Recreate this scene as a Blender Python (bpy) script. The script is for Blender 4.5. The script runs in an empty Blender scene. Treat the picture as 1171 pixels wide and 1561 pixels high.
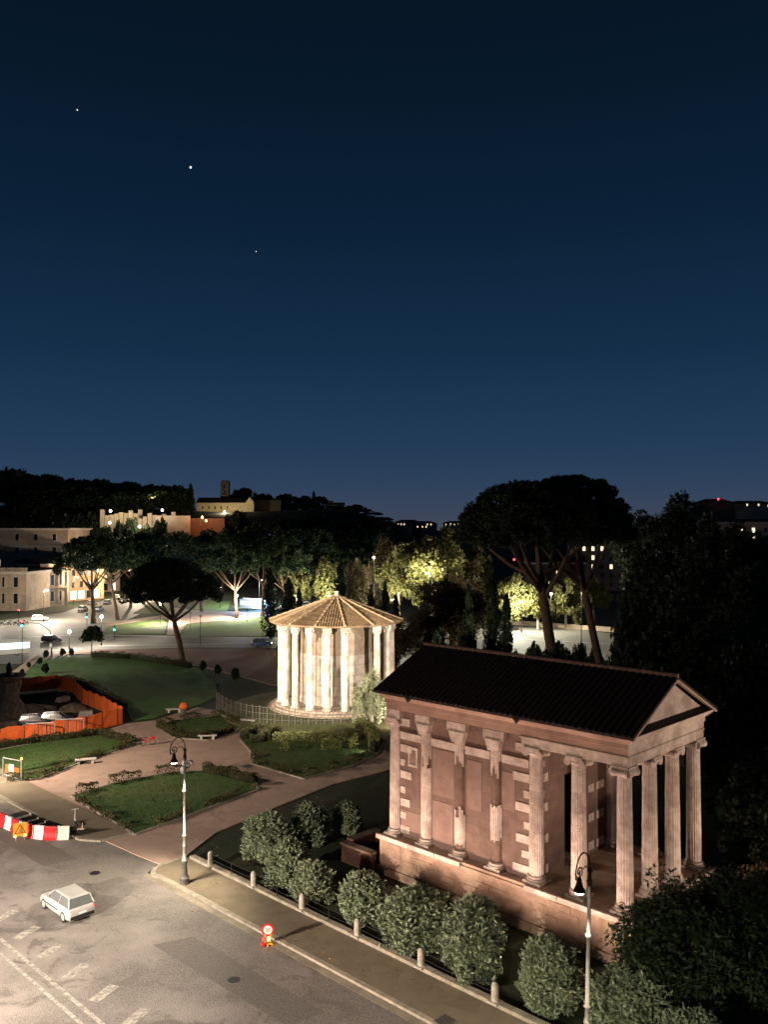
import bpy, math, random
import numpy as np
from mathutils import Vector, Matrix

# ------------------------------------------------------------------ camera, world, exposure
S = bpy.context.scene
COL = S.collection
F, PITCH, HC = 1299.0, 0.0188, 24.4          # focal length in photo pixels, upward pitch, camera height
cd = bpy.data.cameras.new("camera")
cam = bpy.data.objects.new("camera", cd)
COL.objects.link(cam)
cam.location = (0, 0, HC)
cam.rotation_euler = (math.pi / 2 + PITCH, 0, 0)
cd.sensor_fit = 'VERTICAL'
cd.sensor_height = 24.0
cd.lens = 24.0 * F / 1561.0
cd.clip_start = 0.5
cd.clip_end = 9000
S.camera = cam

S.view_settings.view_transform = 'Standard'
S.view_settings.look = 'None'
S.view_settings.exposure = 0.0
S.view_settings.gamma = 1.0
S.cycles.use_denoising = True
S.cycles.max_bounces = 5
S.cycles.diffuse_bounces = 3
S.cycles.glossy_bounces = 2
S.cycles.transmission_bounces = 3
S.cycles.transparent_max_bounces = 8
S.cycles.sample_clamp_indirect = 4.0

w = bpy.data.worlds.new("World")
S.world = w
w.use_nodes = True
nt = w.node_tree
nt.nodes.clear()
wo = nt.nodes.new('ShaderNodeOutputWorld')
bg = nt.nodes.new('ShaderNodeBackground')
tc = nt.nodes.new('ShaderNodeTexCoord')
sep = nt.nodes.new('ShaderNodeSeparateXYZ')
rp = nt.nodes.new('ShaderNodeValToRGB')
nt.links.new(tc.outputs['Generated'], sep.inputs[0])
nt.links.new(sep.outputs[2], rp.inputs[0])
SKY = [(0.0, (.054, .064, .098)), (.02, (.042, .060, .102)), (.05, (.027, .053, .104)), (.10, (.0155, .044, .094)),
       (.20, (.0072, .0280, .066)), (.32, (.0039, .0165, .0415)), (.45, (.0026, .0100, .0240)), (.60, (.0019, .0068, .0135))]
el = rp.color_ramp.elements
while len(el) < len(SKY):
    el.new(0.5)
for e, (p, c) in zip(el, SKY):
    e.position = p
    e.color = (*c, 1)
sky = nt.nodes.new('ShaderNodeTexSky')           # the sun is far below the horizon: only a trace of twilight
sky.sky_type = 'NISHITA'
sky.sun_disc = False
sky.sun_elevation = math.radians(-9)
sky.sun_rotation = math.radians(150)
mx = nt.nodes.new('ShaderNodeMix')
mx.data_type = 'RGBA'
mx.blend_type = 'ADD'
mx.inputs[0].default_value = 0.05
nt.links.new(rp.outputs[0], mx.inputs[6])
nt.links.new(sky.outputs[0], mx.inputs[7])
nt.links.new(mx.outputs[2], bg.inputs[0])
bg.inputs[1].default_value = 1.0
nt.links.new(bg.outputs[0], wo.inputs[0])

# ------------------------------------------------------------------ frames
YAW = -0.7713
EX, EY = 0.868, 60.918
CU, SU = math.cos(YAW), math.sin(YAW)


def W(u, v):                                   # street frame (u along the kerb, v away from the road) -> world
    return EX + u * CU - v * SU, EY + u * SU + v * CU


def P(px, py, z=0.0):                          # photo pixel on the level z -> world x, y
    a = (px - 585.5) / F
    b = -(py - 780.5) / F
    c, s = math.cos(PITCH), math.sin(PITCH)
    dx, dy, dz = a, c - b * s, s + b * c
    t = (z - HC) / dz
    return dx * t, dy * t


def at(px, d):
    return (px - 585.5) / F * d


def zt(py, d):
    return HC + (805 - py) * d / F


# ------------------------------------------------------------------ materials
def _new(name):
    m = bpy.data.materials.new(name)
    m.use_nodes = True
    n = m.node_tree
    return m, n, n.nodes['Principled BSDF']


def mat(name, c1, c2=None, scale=3.0, rough=.8, bump=0.0, bscale=None, detail=5.0, metal=0.0, c3=None, big=None, spec=.3, c4=None, big4=1.0):
    """two-tone noise material; c3 adds larger stains of size big"""
    m, n, b = _new(name)
    b.inputs['Roughness'].default_value = rough
    b.inputs['Metallic'].default_value = metal
    b.inputs['Specular IOR Level'].default_value = spec
    if c2 is None:
        c2 = tuple(x * .8 for x in c1)
    t = n.nodes.new('ShaderNodeTexCoord')
    nz = n.nodes.new('ShaderNodeTexNoise')
    nz.inputs['Scale'].default_value = scale
    nz.inputs['Detail'].default_value = detail
    n.links.new(t.outputs['Object'], nz.inputs['Vector'])
    r = n.nodes.new('ShaderNodeValToRGB')
    r.color_ramp.elements[0].position = .36
    r.color_ramp.elements[1].position = .64
    r.color_ramp.elements[0].color = (*c2, 1)
    r.color_ramp.elements[1].color = (*c1, 1)
    n.links.new(nz.outputs[0], r.inputs[0])
    out = r.outputs[0]
    if c3:
        n2 = n.nodes.new('ShaderNodeTexNoise')
        n2.inputs['Scale'].default_value = big or scale * .15
        n2.inputs['Detail'].default_value = 6
        n2.inputs['Roughness'].default_value = .62
        n.links.new(t.outputs['Object'], n2.inputs['Vector'])
        r2 = n.nodes.new('ShaderNodeValToRGB')
        r2.color_ramp.elements[0].position = .47
        r2.color_ramp.elements[1].position = .62
        n.links.new(n2.outputs[0], r2.inputs[0])
        mm = n.nodes.new('ShaderNodeMix')
        mm.data_type = 'RGBA'
        n.links.new(r2.outputs[0], mm.inputs[0])
        n.links.new(out, mm.inputs[6])
        mm.inputs[7].default_value = (*c3, 1)
        out = mm.outputs[2]
    if c4:                                         # dark stains and wear with broken edges
        n4 = n.nodes.new('ShaderNodeTexNoise')
        n4.inputs['Scale'].default_value = big4
        n4.inputs['Detail'].default_value = 9
        n4.inputs['Roughness'].default_value = .7
        n4.inputs['Distortion'].default_value = .8
        n.links.new(t.outputs['Object'], n4.inputs['Vector'])
        r4 = n.nodes.new('ShaderNodeValToRGB')
        r4.color_ramp.elements[0].position = .53
        r4.color_ramp.elements[1].position = .60
        n.links.new(n4.outputs[0], r4.inputs[0])
        m4 = n.nodes.new('ShaderNodeMix')
        m4.data_type = 'RGBA'
        n.links.new(r4.outputs[0], m4.inputs[0])
        n.links.new(out, m4.inputs[6])
        m4.inputs[7].default_value = (*c4, 1)
        out = m4.outputs[2]
    n.links.new(out, b.inputs['Base Color'])
    if bump:
        bn = n.nodes.new('ShaderNodeTexNoise')
        bn.inputs['Scale'].default_value = bscale or scale * 4
        bn.inputs['Detail'].default_value = 4
        n.links.new(t.outputs['Object'], bn.inputs['Vector'])
        bu = n.nodes.new('ShaderNodeBump')
        bu.inputs['Strength'].default_value = min(1, bump)
        bu.inputs['Distance'].default_value = .05
        n.links.new(bn.outputs[0], bu.inputs['Height'])
        n.links.new(bu.outputs[0], b.inputs['Normal'])
    return m


def leafmat(name, dark, light, rough=.6, trans=.15):
    m, n, b = _new(name)
    g = n.nodes.new('ShaderNodeNewGeometry')
    r = n.nodes.new('ShaderNodeValToRGB')
    r.color_ramp.elements[0].color = (*dark, 1)
    r.color_ramp.elements[1].color = (*light, 1)
    n.links.new(g.outputs['Random Per Island'], r.inputs[0])
    n.links.new(r.outputs[0], b.inputs['Base Color'])
    b.inputs['Roughness'].default_value = rough
    b.inputs['Specular IOR Level'].default_value = .25
    tr = n.nodes.new('ShaderNodeBsdfTranslucent')
    n.links.new(r.outputs[0], tr.inputs[0])
    mi = n.nodes.new('ShaderNodeMixShader')
    mi.inputs[0].default_value = trans
    n.links.new(b.outputs[0], mi.inputs[1])
    n.links.new(tr.outputs[0], mi.inputs[2])
    n.links.new(mi.outputs[0], n.nodes['Material Output'].inputs[0])
    return m


def emit(name, col, s):
    m, n, b = _new(name)
    b.inputs['Base Color'].default_value = (*[min(1, c) * .6 for c in col], 1)
    b.inputs['Emission Color'].default_value = (*col, 1)
    b.inputs['Emission Strength'].default_value = s
    m.cycles.emission_sampling = 'NONE'
    return m


def masonry(name, c1, c2, mortar, bw, bh, ms=.012, cyl=None, rough=.85, bump=.4, off=.5):
    """block or brick courses; cyl wraps the courses round a drum of that radius"""
    m, n, b = _new(name)
    t = n.nodes.new('ShaderNodeTexCoord')
    s = n.nodes.new('ShaderNodeSeparateXYZ')
    n.links.new(t.outputs['Object'], s.inputs[0])
    cmb = n.nodes.new('ShaderNodeCombineXYZ')
    if cyl:
        a = n.nodes.new('ShaderNodeMath')
        a.operation = 'ARCTAN2'
        n.links.new(s.outputs[1], a.inputs[0])
        n.links.new(s.outputs[0], a.inputs[1])
        k = n.nodes.new('ShaderNodeMath')
        k.operation = 'MULTIPLY'
        k.inputs[1].default_value = cyl
        n.links.new(a.outputs[0], k.inputs[0])
        n.links.new(k.outputs[0], cmb.inputs[0])
    else:
        k = n.nodes.new('ShaderNodeMath')
        k.operation = 'ADD'
        n.links.new(s.outputs[0], k.inputs[0])
        n.links.new(s.outputs[1], k.inputs[1])
        n.links.new(k.outputs[0], cmb.inputs[0])
    n.links.new(s.outputs[2], cmb.inputs[1])
    br = n.nodes.new('ShaderNodeTexBrick')
    br.offset = off
    br.inputs['Color1'].default_value = (*c1, 1)
    br.inputs['Color2'].default_value = (*c2, 1)
    br.inputs['Mortar'].default_value = (*mortar, 1)
    br.inputs['Scale'].default_value = 1
    br.inputs['Mortar Size'].default_value = ms
    br.inputs['Brick Width'].default_value = bw
    br.inputs['Row Height'].default_value = bh
    n.links.new(cmb.outputs[0], br.inputs['Vector'])
    nz = n.nodes.new('ShaderNodeTexNoise')
    nz.inputs['Scale'].default_value = 1.3
    nz.inputs['Detail'].default_value = 7
    n.links.new(t.outputs['Object'], nz.inputs['Vector'])
    r = n.nodes.new('ShaderNodeValToRGB')
    r.color_ramp.elements[0].position = .3
    r.color_ramp.elements[1].position = .7
    r.color_ramp.elements[0].color = (.62, .60, .58, 1)
    r.color_ramp.elements[1].color = (1, 1, 1, 1)
    n.links.new(nz.outputs[0], r.inputs[0])
    mm = n.nodes.new('ShaderNodeMix')
    mm.data_type = 'RGBA'
    mm.blend_type = 'MULTIPLY'
    mm.inputs[0].default_value = 1
    n.links.new(br.outputs[0], mm.inputs[6])
    n.links.new(r.outputs[0], mm.inputs[7])
    n.links.new(mm.outputs[2], b.inputs['Base Color'])
    b.inputs['Roughness'].default_value = rough
    bu = n.nodes.new('ShaderNodeBump')
    bu.inputs['Strength'].default_value = bump
    bu.inputs['Distance'].default_value = .04
    n.links.new(nz.outputs[0], bu.inputs['Height'])
    n.links.new(bu.outputs[0], b.inputs['Normal'])
    return m


M = dict(
    ground=mat('dark_turf', (.018, .030, .010), (.010, .017, .006), 2.0, .95, .6, 14, c3=(.024, .022, .010), big=.16),
    lawn=mat('mown_turf', (.050, .094, .024), (.033, .066, .015), .9, .95, .5, 18, c3=(.066, .078, .026), big=.11, c4=(.046, .060, .018), big4=.5),
    lawn_far=mat('park_turf', (.085, .130, .024), (.060, .100, .018), .5, .95, .3, 10, c3=(.10, .11, .03), big=.05),
    asphalt=mat('worn_asphalt', (.168, .150, .137), (.112, .101, .092), 7.0, .72, .8, 16, 9.0, c3=(.215, .194, .177), big=.13, c4=(.112, .100, .090), big4=.42),
    asphalt_far=mat('street_asphalt', (.135, .125, .112), (.105, .10, .092), .3, .7, .2, 6, c3=(.16, .15, .13), big=.05),
    pave=mat('pavement_asphalt', (.170, .138, .094), (.138, .112, .077), .7, .85, .5, 20, c3=(.155, .128, .088), big=.22, c4=(.135, .109, .075), big4=.6),
    gravel=mat('park_gravel', (.36, .258, .205), (.29, .208, .165), .8, .9, .6, 22, c3=(.30, .212, .168), big=.10, c4=(.265, .187, .146), big4=.33),
    redclay=mat('red_asphalt', (.165, .066, .048), (.128, .052, .038), .35, .9, .2, 8),
    kerb=mat('travertine_kerb', (.30, .265, .205), (.20, .18, .14), 2.2, .8, .6, 20),
    paint=mat('worn_road_paint', (.34, .32, .285), (.155, .142, .126), 4.0, .7, .3, 20),
    stone=mat('post_stone', (.42, .38, .32), (.27, .25, .21), 5, .85, .6, 24),
    bench=mat('bench_stone', (.50, .48, .43), (.38, .36, .32), 4, .8, .4, 20),
    trav=mat('travertine', (.52, .435, .38), (.39, .32, .275), 2.6, .85, .9, 12, c3=(.30, .24, .20), big=.7),
    tuff=masonry('tuff_blocks', (.172, .105, .082), (.132, .082, .064), (.105, .066, .052), 1.15, .56, .012),
    plaster=mat('old_render', (.325, .212, .162), (.265, .172, .131), 1.1, .9, .4, 9, c3=(.205, .128, .095), big=.4),
    core=mat('tuff_core', (.155, .098, .074), (.105, .066, .050), 2.2, .95, .8, 8),
    patch=mat('wall_patch', (.205, .138, .114), (.165, .108, .088), 1.4, .9, .4, 9),
    podium=mat('podium_stone', (.345, .245, .178), (.240, .168, .122), .9, .9, .8, 7, c3=(.15, .10, .072), big=.35),
    rooftile=mat('dark_roof_tile', (.026, .018, .0145), (.015, .011, .009), 3.0, .9, .3, 12),
    marble=mat('pale_marble', (.62, .55, .46), (.46, .39, .32), 1.6, .75, .7, 9, c3=(.34, .27, .215), big=.55),
    drum=masonry('cella_blocks', (.60, .52, .44), (.50, .425, .35), (.24, .18, .14), 1.9, 1.32, .025, cyl=4.9),
    drum_up=masonry('cella_upper_masonry', (.44, .34, .25), (.37, .28, .205), (.30, .225, .165), .62, .30, .012, cyl=4.9),
    tile=mat('terracotta_tile', (.33, .225, .125), (.215, .140, .078), 3.5, .85, .5, 16, c3=(.17, .11, .065), big=.6),
    brick=masonry('thin_brick', (.20, .085, .055), (.15, .066, .045), (.12, .075, .055), .30, .075, .010),
    iron=mat('black_iron', (.03, .03, .032), (.018, .018, .019), 8, .5, .2, 30, metal=.4),
    rust=mat('brown_iron', (.060, .036, .028), (.040, .024, .019), 8, .6, .3, 30, metal=.2),
    postpaint=mat('grey_post_paint', (.36, .35, .31), (.27, .26, .23), 6, .5, .3, 24),
    postbase=mat('cast_iron_base', (.115, .105, .090), (.07, .065, .055), 7, .55, .4, 24),
    galv=mat('galvanised_steel', (.42, .42, .40), (.32, .32, .31), 6, .45, .2, 20, metal=.3),
    white=mat('white_paint', (.72, .70, .66), (.60, .58, .54), 4, .5, .1),
    red=mat('red_plastic', (.50, .018, .022), (.38, .012, .016), 4, .45, .2),
    whitepl=mat('white_plastic', (.68, .63, .57), (.55, .51, .46), 4, .5, .2),
    yellow=mat('yellow_sheet', (.75, .42, .05), (.62, .33, .04), 4, .5, .1),
    orange=mat('orange_net', (.78, .145, .030), (.60, .105, .022), 7, .7, .4, 26),
    cream=mat('cream_enamel', (.66, .58, .36), (.55, .48, .30), 4, .45, .1),
    black=mat('black_rubber', (.016, .016, .016), (.011, .011, .011), 5, .7, .2),
    bark=mat('pine_bark', (.135, .085, .055), (.070, .045, .030), 3, .95, .9, 9),
    palebark=mat('plane_bark', (.34, .29, .21), (.19, .16, .115), 2.5, .9, .5, 8),
    darkbark=mat('dark_bark', (.055, .040, .028), (.030, .022, .016), 3, .95, .7, 9),
    pine=leafmat('pine_needles', (.012, .024, .010), (.034, .055, .020)),
    holm=leafmat('holm_oak_leaves', (.011, .018, .009), (.028, .042, .017)),
    plane=leafmat('plane_tree_leaves', (.060, .066, .020), (.165, .150, .055), trans=.3),
    brownleaf=leafmat('brown_leaves', (.045, .032, .015), (.095, .070, .030)),
    cypress=leafmat('cypress_leaves', (.008, .016, .008), (.022, .036, .014)),
    oleander=leafmat('oleander_leaves', (.085, .118, .066), (.32, .375, .235), trans=.1),
    olive=leafmat('olive_leaves', (.15, .17, .085), (.36, .36, .22), trans=.2),
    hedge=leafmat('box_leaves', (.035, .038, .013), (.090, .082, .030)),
    hedge_lit=leafmat('lit_box_leaves', (.13, .15, .045), (.29, .29, .11)),  # box leaves with the light on the parterre put into their colour
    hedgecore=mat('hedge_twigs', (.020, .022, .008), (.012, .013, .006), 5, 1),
    wall_a=mat('ochre_wall', (.36, .27, .20), (.29, .215, .16), .5, .9, .2, 4, c3=(.25, .18, .13), big=.12),
    wall_b=mat('pale_palazzo_stone', (.40, .305, .225), (.31, .235, .172), .7, .85, .3, 5, c3=(.25, .20, .15), big=.2),
    wall_c=mat('orange_wall', (.46, .27, .13), (.36, .20, .10), .5, .9, .2, 4),
    wall_d=mat('church_wall', (.50, .40, .25), (.42, .33, .20), .35, .9, .2, 3),
    wall_dark=mat('dark_wall', (.10, .08, .06), (.07, .055, .042), .4, .9),
    winframe=mat('window_frame_stone', (.44, .38, .31), (.36, .31, .25), 2, .8),
    winpane=mat('dark_pane', (.014, .014, .016), (.009, .009, .010), 2, .25, spec=.5),
    shutter=mat('dark_shutter', (.045, .034, .026), (.03, .023, .018), 5, .7),
    carpale=mat('silver_car_paint', (.34, .335, .32), (.31, .30, .29), 1, .32, spec=.6),
    carwhite=mat('white_car_paint', (.62, .61, .58), (.58, .57, .54), 1, .32, spec=.6),
    cardark=mat('dark_car_paint', (.020, .022, .026), (.016, .017, .02), 1, .3, spec=.6),
    carblue=mat('blue_car_paint', (.03, .07, .20), (.025, .055, .16), 1, .3, spec=.6),
    carteal=mat('pale_teal_car_paint', (.34, .40, .37), (.30, .355, .335), 1, .32, spec=.6),
    carorange=mat('brown_car_paint', (.21, .125, .075), (.18, .105, .062), 1, .35, spec=.6),
    glass=mat('car_glass', (.10, .11, .11), (.085, .09, .09), 1, .12, spec=.7),
    rock=mat('fountain_rock', (.22, .17, .13), (.11, .085, .065), 2, .95, .9, 6),
    hill=mat('hill_scrub', (.030, .032, .014), (.016, .018, .009), .06, .95, .5, .6),
    e_lamp=emit('lamp_glass', (1, .90, .72), 14),
    e_globe=emit('globe_glass', (1, .93, .80), 9),
    e_cool=emit('cool_lamp_glass', (.85, .95, 1), 12),
    e_green=emit('green_signal_lens', (.05, .95, .85), 8),
    e_red=emit('red_signal_lens', (1, .04, .05), 8),
    e_blue=emit('blue_beacon', (.15, .40, 1), 10),
    e_orange=emit('orange_lamp_glass', (1, .42, .10), 7),
    e_win=emit('warm_lit_pane', (1, .80, .50), 1.5),
    e_shop=emit('shop_lit_pane', (1, .86, .66), 2.6),
    e_bus=emit('lit_bus_window', (.72, .88, 1), 1.7),
    e_star=emit('star_light', (.9, .95, 1), 1.6),
    e_head=emit('headlight_glass', (1, .96, .88), 10),
    e_tail=emit('tail_light_glass', (1, .05, .04), 1.6),
    e_city=emit('far_city_pane', (1, .72, .42), 1.5),
)


# ------------------------------------------------------------------ mesh helper
class MB:
    def __init__(s):
        s.v, s.f, s.mi, s.m = [], [], [], 0

    def mat(s, i):
        s.m = i
        return s

    def add(s, vs, fs):
        o = len(s.v)
        s.v += [tuple(p) for p in vs]
        s.f += [tuple(o + i for i in f) for f in fs]
        s.mi += [s.m] * len(fs)
        return s

    def box(s, x0, x1, y0, y1, z0, z1, taper=0):
        t = taper
        vs = [(x0, y0, z0), (x1, y0, z0), (x1, y1, z0), (x0, y1, z0), (x0 + t, y0 + t, z1), (x1 - t, y0 + t, z1), (x1 - t, y1 - t, z1), (x0 + t, y1 - t, z1)]
        return s.add(vs, [(3, 2, 1, 0), (4, 5, 6, 7), (0, 1, 5, 4), (1, 2, 6, 5), (2, 3, 7, 6), (3, 0, 4, 7)])

    def rbox(s, cx, cy, cz, lx, ly, lz, rot):
        """box centred at c, turned by the 3x3 matrix rot"""
        vs = []
        for z in (-1, 1):
            for x, y in ((-1, -1), (1, -1), (1, 1), (-1, 1)):
                p = rot @ Vector((x * lx / 2, y * ly / 2, z * lz / 2))
                vs.append((cx + p.x, cy + p.y, cz + p.z))
        return s.add(vs, [(3, 2, 1, 0), (4, 5, 6, 7), (0, 1, 5, 4), (1, 2, 6, 5), (2, 3, 7, 6), (3, 0, 4, 7)])

    def beam(s, p, q, wd, ht=None):
        """square bar from p to q"""
        p, q = Vector(p), Vector(q)
        d = q - p
        L = d.length
        if L < 1e-6:
            return s
        x = d / L
        up = Vector((0, 0, 1)) if abs(x.z) < .95 else Vector((0, 1, 0))
        y = up.cross(x).normalized()
        z = x.cross(y)
        rot = Matrix((x, y, z)).transposed()
        c = (p + q) / 2
        return s.rbox(c.x, c.y, c.z, L, wd, ht or wd, rot)

    def prism(s, poly, z0, z1):
        a = sum(poly[i][0] * poly[(i + 1) % len(poly)][1] - poly[(i + 1) % len(poly)][0] * poly[i][1] for i in range(len(poly)))
        if a < 0:
            poly = poly[::-1]
        n = len(poly)
        vs = [(x, y, z0) for x, y in poly] + [(x, y, z1) for x, y in poly]
        fs = [tuple(range(n - 1, -1, -1)), tuple(range(n, 2 * n))] + [(i, (i + 1) % n, n + (i + 1) % n, n + i) for i in range(n)]
        return s.add(vs, fs)

    def lathe(s, prof, n=16, c=(0, 0), cap=True, mod=None, a0=0.0):
        """prof = [(r, z)...] bottom to top; mod(k) scales the radius at angle index k"""
        vs, fs = [], []
        for r, z in prof:
            for k in range(n):
                a = a0 + 2 * math.pi * k / n
                rr = r * (mod(k) if mod else 1)
                vs.append((c[0] + rr * math.cos(a), c[1] + rr * math.sin(a), z))
        for j in range(len(prof) - 1):
            for k in range(n):
                k2 = (k + 1) % n
                fs.append((j * n + k, j * n + k2, (j + 1) * n + k2, (j + 1) * n + k))
        if cap:
            fs.append(tuple(range(n - 1, -1, -1)))
            fs.append(tuple((len(prof) - 1) * n + k for k in range(n)))
        return s.add(vs, fs)

    def tube(s, pts, rad, n=8):
        pts = [Vector(p) for p in pts]
        rad = rad if isinstance(rad, (list, tuple)) else [rad] * len(pts)
        vs, fs = [], []
        prev = None
        for i, p in enumerate(pts):
            d = (pts[min(i + 1, len(pts) - 1)] - pts[max(i - 1, 0)]).normalized()
            if prev is None:
                ref = Vector((1, 0, 0)) if abs(d.x) < .9 else Vector((0, 1, 0))
                a = d.cross(ref).normalized()
            else:
                a = (prev - d * prev.dot(d)).normalized()
            prev = a
            b = d.cross(a)
            for k in range(n):
                t = 2 * math.pi * k / n
                q = p + (a * math.cos(t) + b * math.sin(t)) * rad[i]
                vs.append(q)
        for j in range(len(pts) - 1):
            for k in range(n):
                k2 = (k + 1) % n
                fs.append((j * n + k, j * n + k2, (j + 1) * n + k2, (j + 1) * n + k))
        fs.append(tuple(range(n - 1, -1, -1)))
        fs.append(tuple((len(pts) - 1) * n + k for k in range(n)))
        return s.add(vs, fs)

    def ball(s, c, r, n=10, m=6, sq=1.0):
        return s.lathe([(max(.001, r * math.sin(math.pi * j / m)), c[2] - r * sq * math.cos(math.pi * j / m)) for j in range(m + 1)], n, (c[0], c[1]), cap=False)

    def obj(s, name, mats, parent=None, loc=None, smooth=False):
        me = bpy.data.meshes.new(name)
        me.from_pydata(s.v, [], s.f)
        mats = mats if isinstance(mats, (list, tuple)) else [mats]
        for m in mats:
            me.materials.append(M[m] if isinstance(m, str) else m)
        if len(mats) > 1:
            me.polygons.foreach_set('material_index', s.mi)
        if smooth:
            me.polygons.foreach_set('use_smooth', [True] * len(s.f))
        me.update()
        o = bpy.data.objects.new(name, me)
        COL.objects.link(o)
        if parent:
            o.parent = parent
        if loc:
            o.location = loc
        return o


def tag(o, label, cat, group=None, kind=None):
    o['label'] = label
    o['category'] = cat
    if group:
        o['group'] = group
    if kind:
        o['kind'] = kind
    return o


def struct(o):
    o['kind'] = 'structure'
    return o


def thing(name, label, cat, loc=(0, 0, 0), rot=0.0, group=None, scale=None):
    o = bpy.data.objects.new(name, None)
    o.empty_display_size = .5
    COL.objects.link(o)
    o.location = loc if len(loc) == 3 else (*loc, 0)
    o.rotation_euler = (0, 0, rot)
    if scale:
        o.scale = scale
    return tag(o, label, cat, group)


def copy_tree(o, parent=None):
    c = o.copy()
    COL.objects.link(c)
    if parent:
        c.parent = parent
    for ch in list(o.children):
        copy_tree(ch, c)
    return c


def clone(root, loc, rot, label, scale=None, group=None):
    c = copy_tree(root)
    c.location = loc if len(loc) == 3 else (*loc, 0)
    c.rotation_euler = (0, 0, rot)
    if scale:
        c.scale = scale
    c['label'] = label
    if group:
        c['group'] = group
    return c


KL = 4.6                                          # night exposure: every lamp scaled together


def lamp(name, parent, loc, power, col, kind='SPOT', size=math.radians(150), blend=.5, rad=.12, target=None):
    l = bpy.data.lights.new(name, kind)
    l.energy = power * KL
    l.color = col
    l.shadow_soft_size = rad
    if kind == 'SPOT':
        l.spot_size = size
        l.spot_blend = blend
    o = bpy.data.objects.new(name, l)
    COL.objects.link(o)
    o.parent = parent
    o.location = loc
    if target is not None:                       # a point in the parent's own frame
        o.rotation_euler = (Vector(target) - Vector(loc)).to_track_quat('-Z', 'Y').to_euler()
    return o


# ------------------------------------------------------------------ foliage
def leaf_mesh(name, centres, normals, size, rng, aspect=.45, material='holm', core=None):
    """one small pointed leaf quad at each centre, turned roughly along its normal"""
    n = len(centres)
    c = np.asarray(centres, float)
    d = np.asarray(normals, float) + rng.normal(0, .75, (n, 3))
    d /= np.linalg.norm(d, axis=1)[:, None] + 1e-9
    r = rng.normal(0, 1, (n, 3))
    b = np.cross(d, r)
    b /= np.linalg.norm(b, axis=1)[:, None] + 1e-9
    s = size * rng.uniform(.65, 1.35, (n, 1))
    v = np.empty((n, 4, 3))
    v[:, 0] = c - d * s * .5
    v[:, 1] = c + b * s * aspect * .5
    v[:, 2] = c + d * s * .5
    v[:, 3] = c - b * s * aspect * .5
    verts = v.reshape(-1, 3)
    me = bpy.data.meshes.new(name)
    nv, nf = 4 * n, n
    cv, cf = [], []
    if core:
        cv, cf = core
    tot = nv + len(cv)
    me.vertices.add(tot)
    allv = np.concatenate([verts, np.asarray(cv, float).reshape(-1, 3)]) if len(cv) else verts
    me.vertices.foreach_set('co', allv.astype(np.float32).ravel())
    loops = list(range(nv))
    starts = list(range(0, nv, 4))
    totals = [4] * nf
    for f in cf:
        starts.append(len(loops))
        totals.append(len(f))
        loops += [nv + i for i in f]
    me.loops.add(len(loops))
    me.loops.foreach_set('vertex_index', loops)
    me.polygons.add(len(starts))
    me.polygons.foreach_set('loop_start', starts)
    me.polygons.foreach_set('loop_total', totals)
    me.materials.append(M[material])
    if cf:
        me.materials.append(M['hedgecore'])
        me.polygons.foreach_set('material_index', [0] * nf + [1] * len(cf))
    me.update(calc_edges=True)
    me.validate()
    return me


def clumps(rng, cen, rad, per, shell=.55):
    """leaf positions through a set of ellipsoid clumps: cen (k,3), rad (k,3)"""
    k = len(cen)
    d = rng.normal(0, 1, (k, per, 3))
    d /= np.linalg.norm(d, axis=2)[..., None]
    r = shell + (1 - shell) * rng.random((k, per, 1)) ** .6
    pos = cen[:, None, :] + d * r * rad[:, None, :]
    return pos.reshape(-1, 3), d.reshape(-1, 3)


def lobes(rng, k, R, squash=1.0, zmin=-.6):
    """k clump centres spread over an ellipsoid of radii R"""
    out = []
    while len(out) < k:
        d = rng.normal(0, 1, 3)
        d /= np.linalg.norm(d)
        if d[2] < zmin:
            continue
        t = rng.uniform(.45, .92)
        out.append(d * t)
    return np.array(out) * np.array(R)


def bush_mesh(name, seed, material, k=46, per=190, leaf=.16, R=(1, 1, 1), aspect=.34):
    """an egg of leafy shoots, full down to the ground and ragged on top"""
    rng = np.random.default_rng(seed)
    cen, rad = [], []
    for i in range(k):
        t = rng.random() ** .9
        prof = (.80 + .45 * t - 1.05 * t ** 3.2) if t < .97 else .2
        a = rng.uniform(0, 2 * math.pi)
        q = rng.uniform(.45, .82) * prof * (1 + .10 * math.sin(2 * a + seed) + .07 * math.sin(5 * a + seed * 2))
        cen.append((R[0] * q * math.cos(a), R[1] * q * math.sin(a), R[2] * (.16 + 1.52 * t)))
        s = rng.uniform(.15, .30)
        rad.append((R[0] * s, R[1] * s, R[2] * s * 1.35))
    p, nrm = clumps(rng, np.array(cen), np.array(rad), per, .35)
    # shoots that stand out of the outline
    m = k * 26
    idx = rng.integers(0, k, m)
    d = rng.normal(0, 1, (m, 3))
    d[:, 2] = np.abs(d[:, 2]) + .35
    d /= np.linalg.norm(d, axis=1)[:, None]
    st = np.array(cen)[idx] + d * np.array(rad)[idx] * 1.0
    ln = rng.uniform(.05, .26, (m, 1))
    sh = (st[:, None, :] + d[:, None, :] * ln[:, None, :] * np.linspace(.1, 1, 6)[None, :, None]).reshape(-1, 3)
    sd = np.repeat(d, 6, 0)
    p = np.concatenate([p, sh + rng.normal(0, .012, sh.shape)])
    nrm = np.concatenate([nrm * .55 + np.array([0, 0, .75]), sd])
    p[:, 2] = np.maximum(p[:, 2], .04)
    return leaf_mesh(name, p, nrm, leaf, rng, aspect, material)


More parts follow.
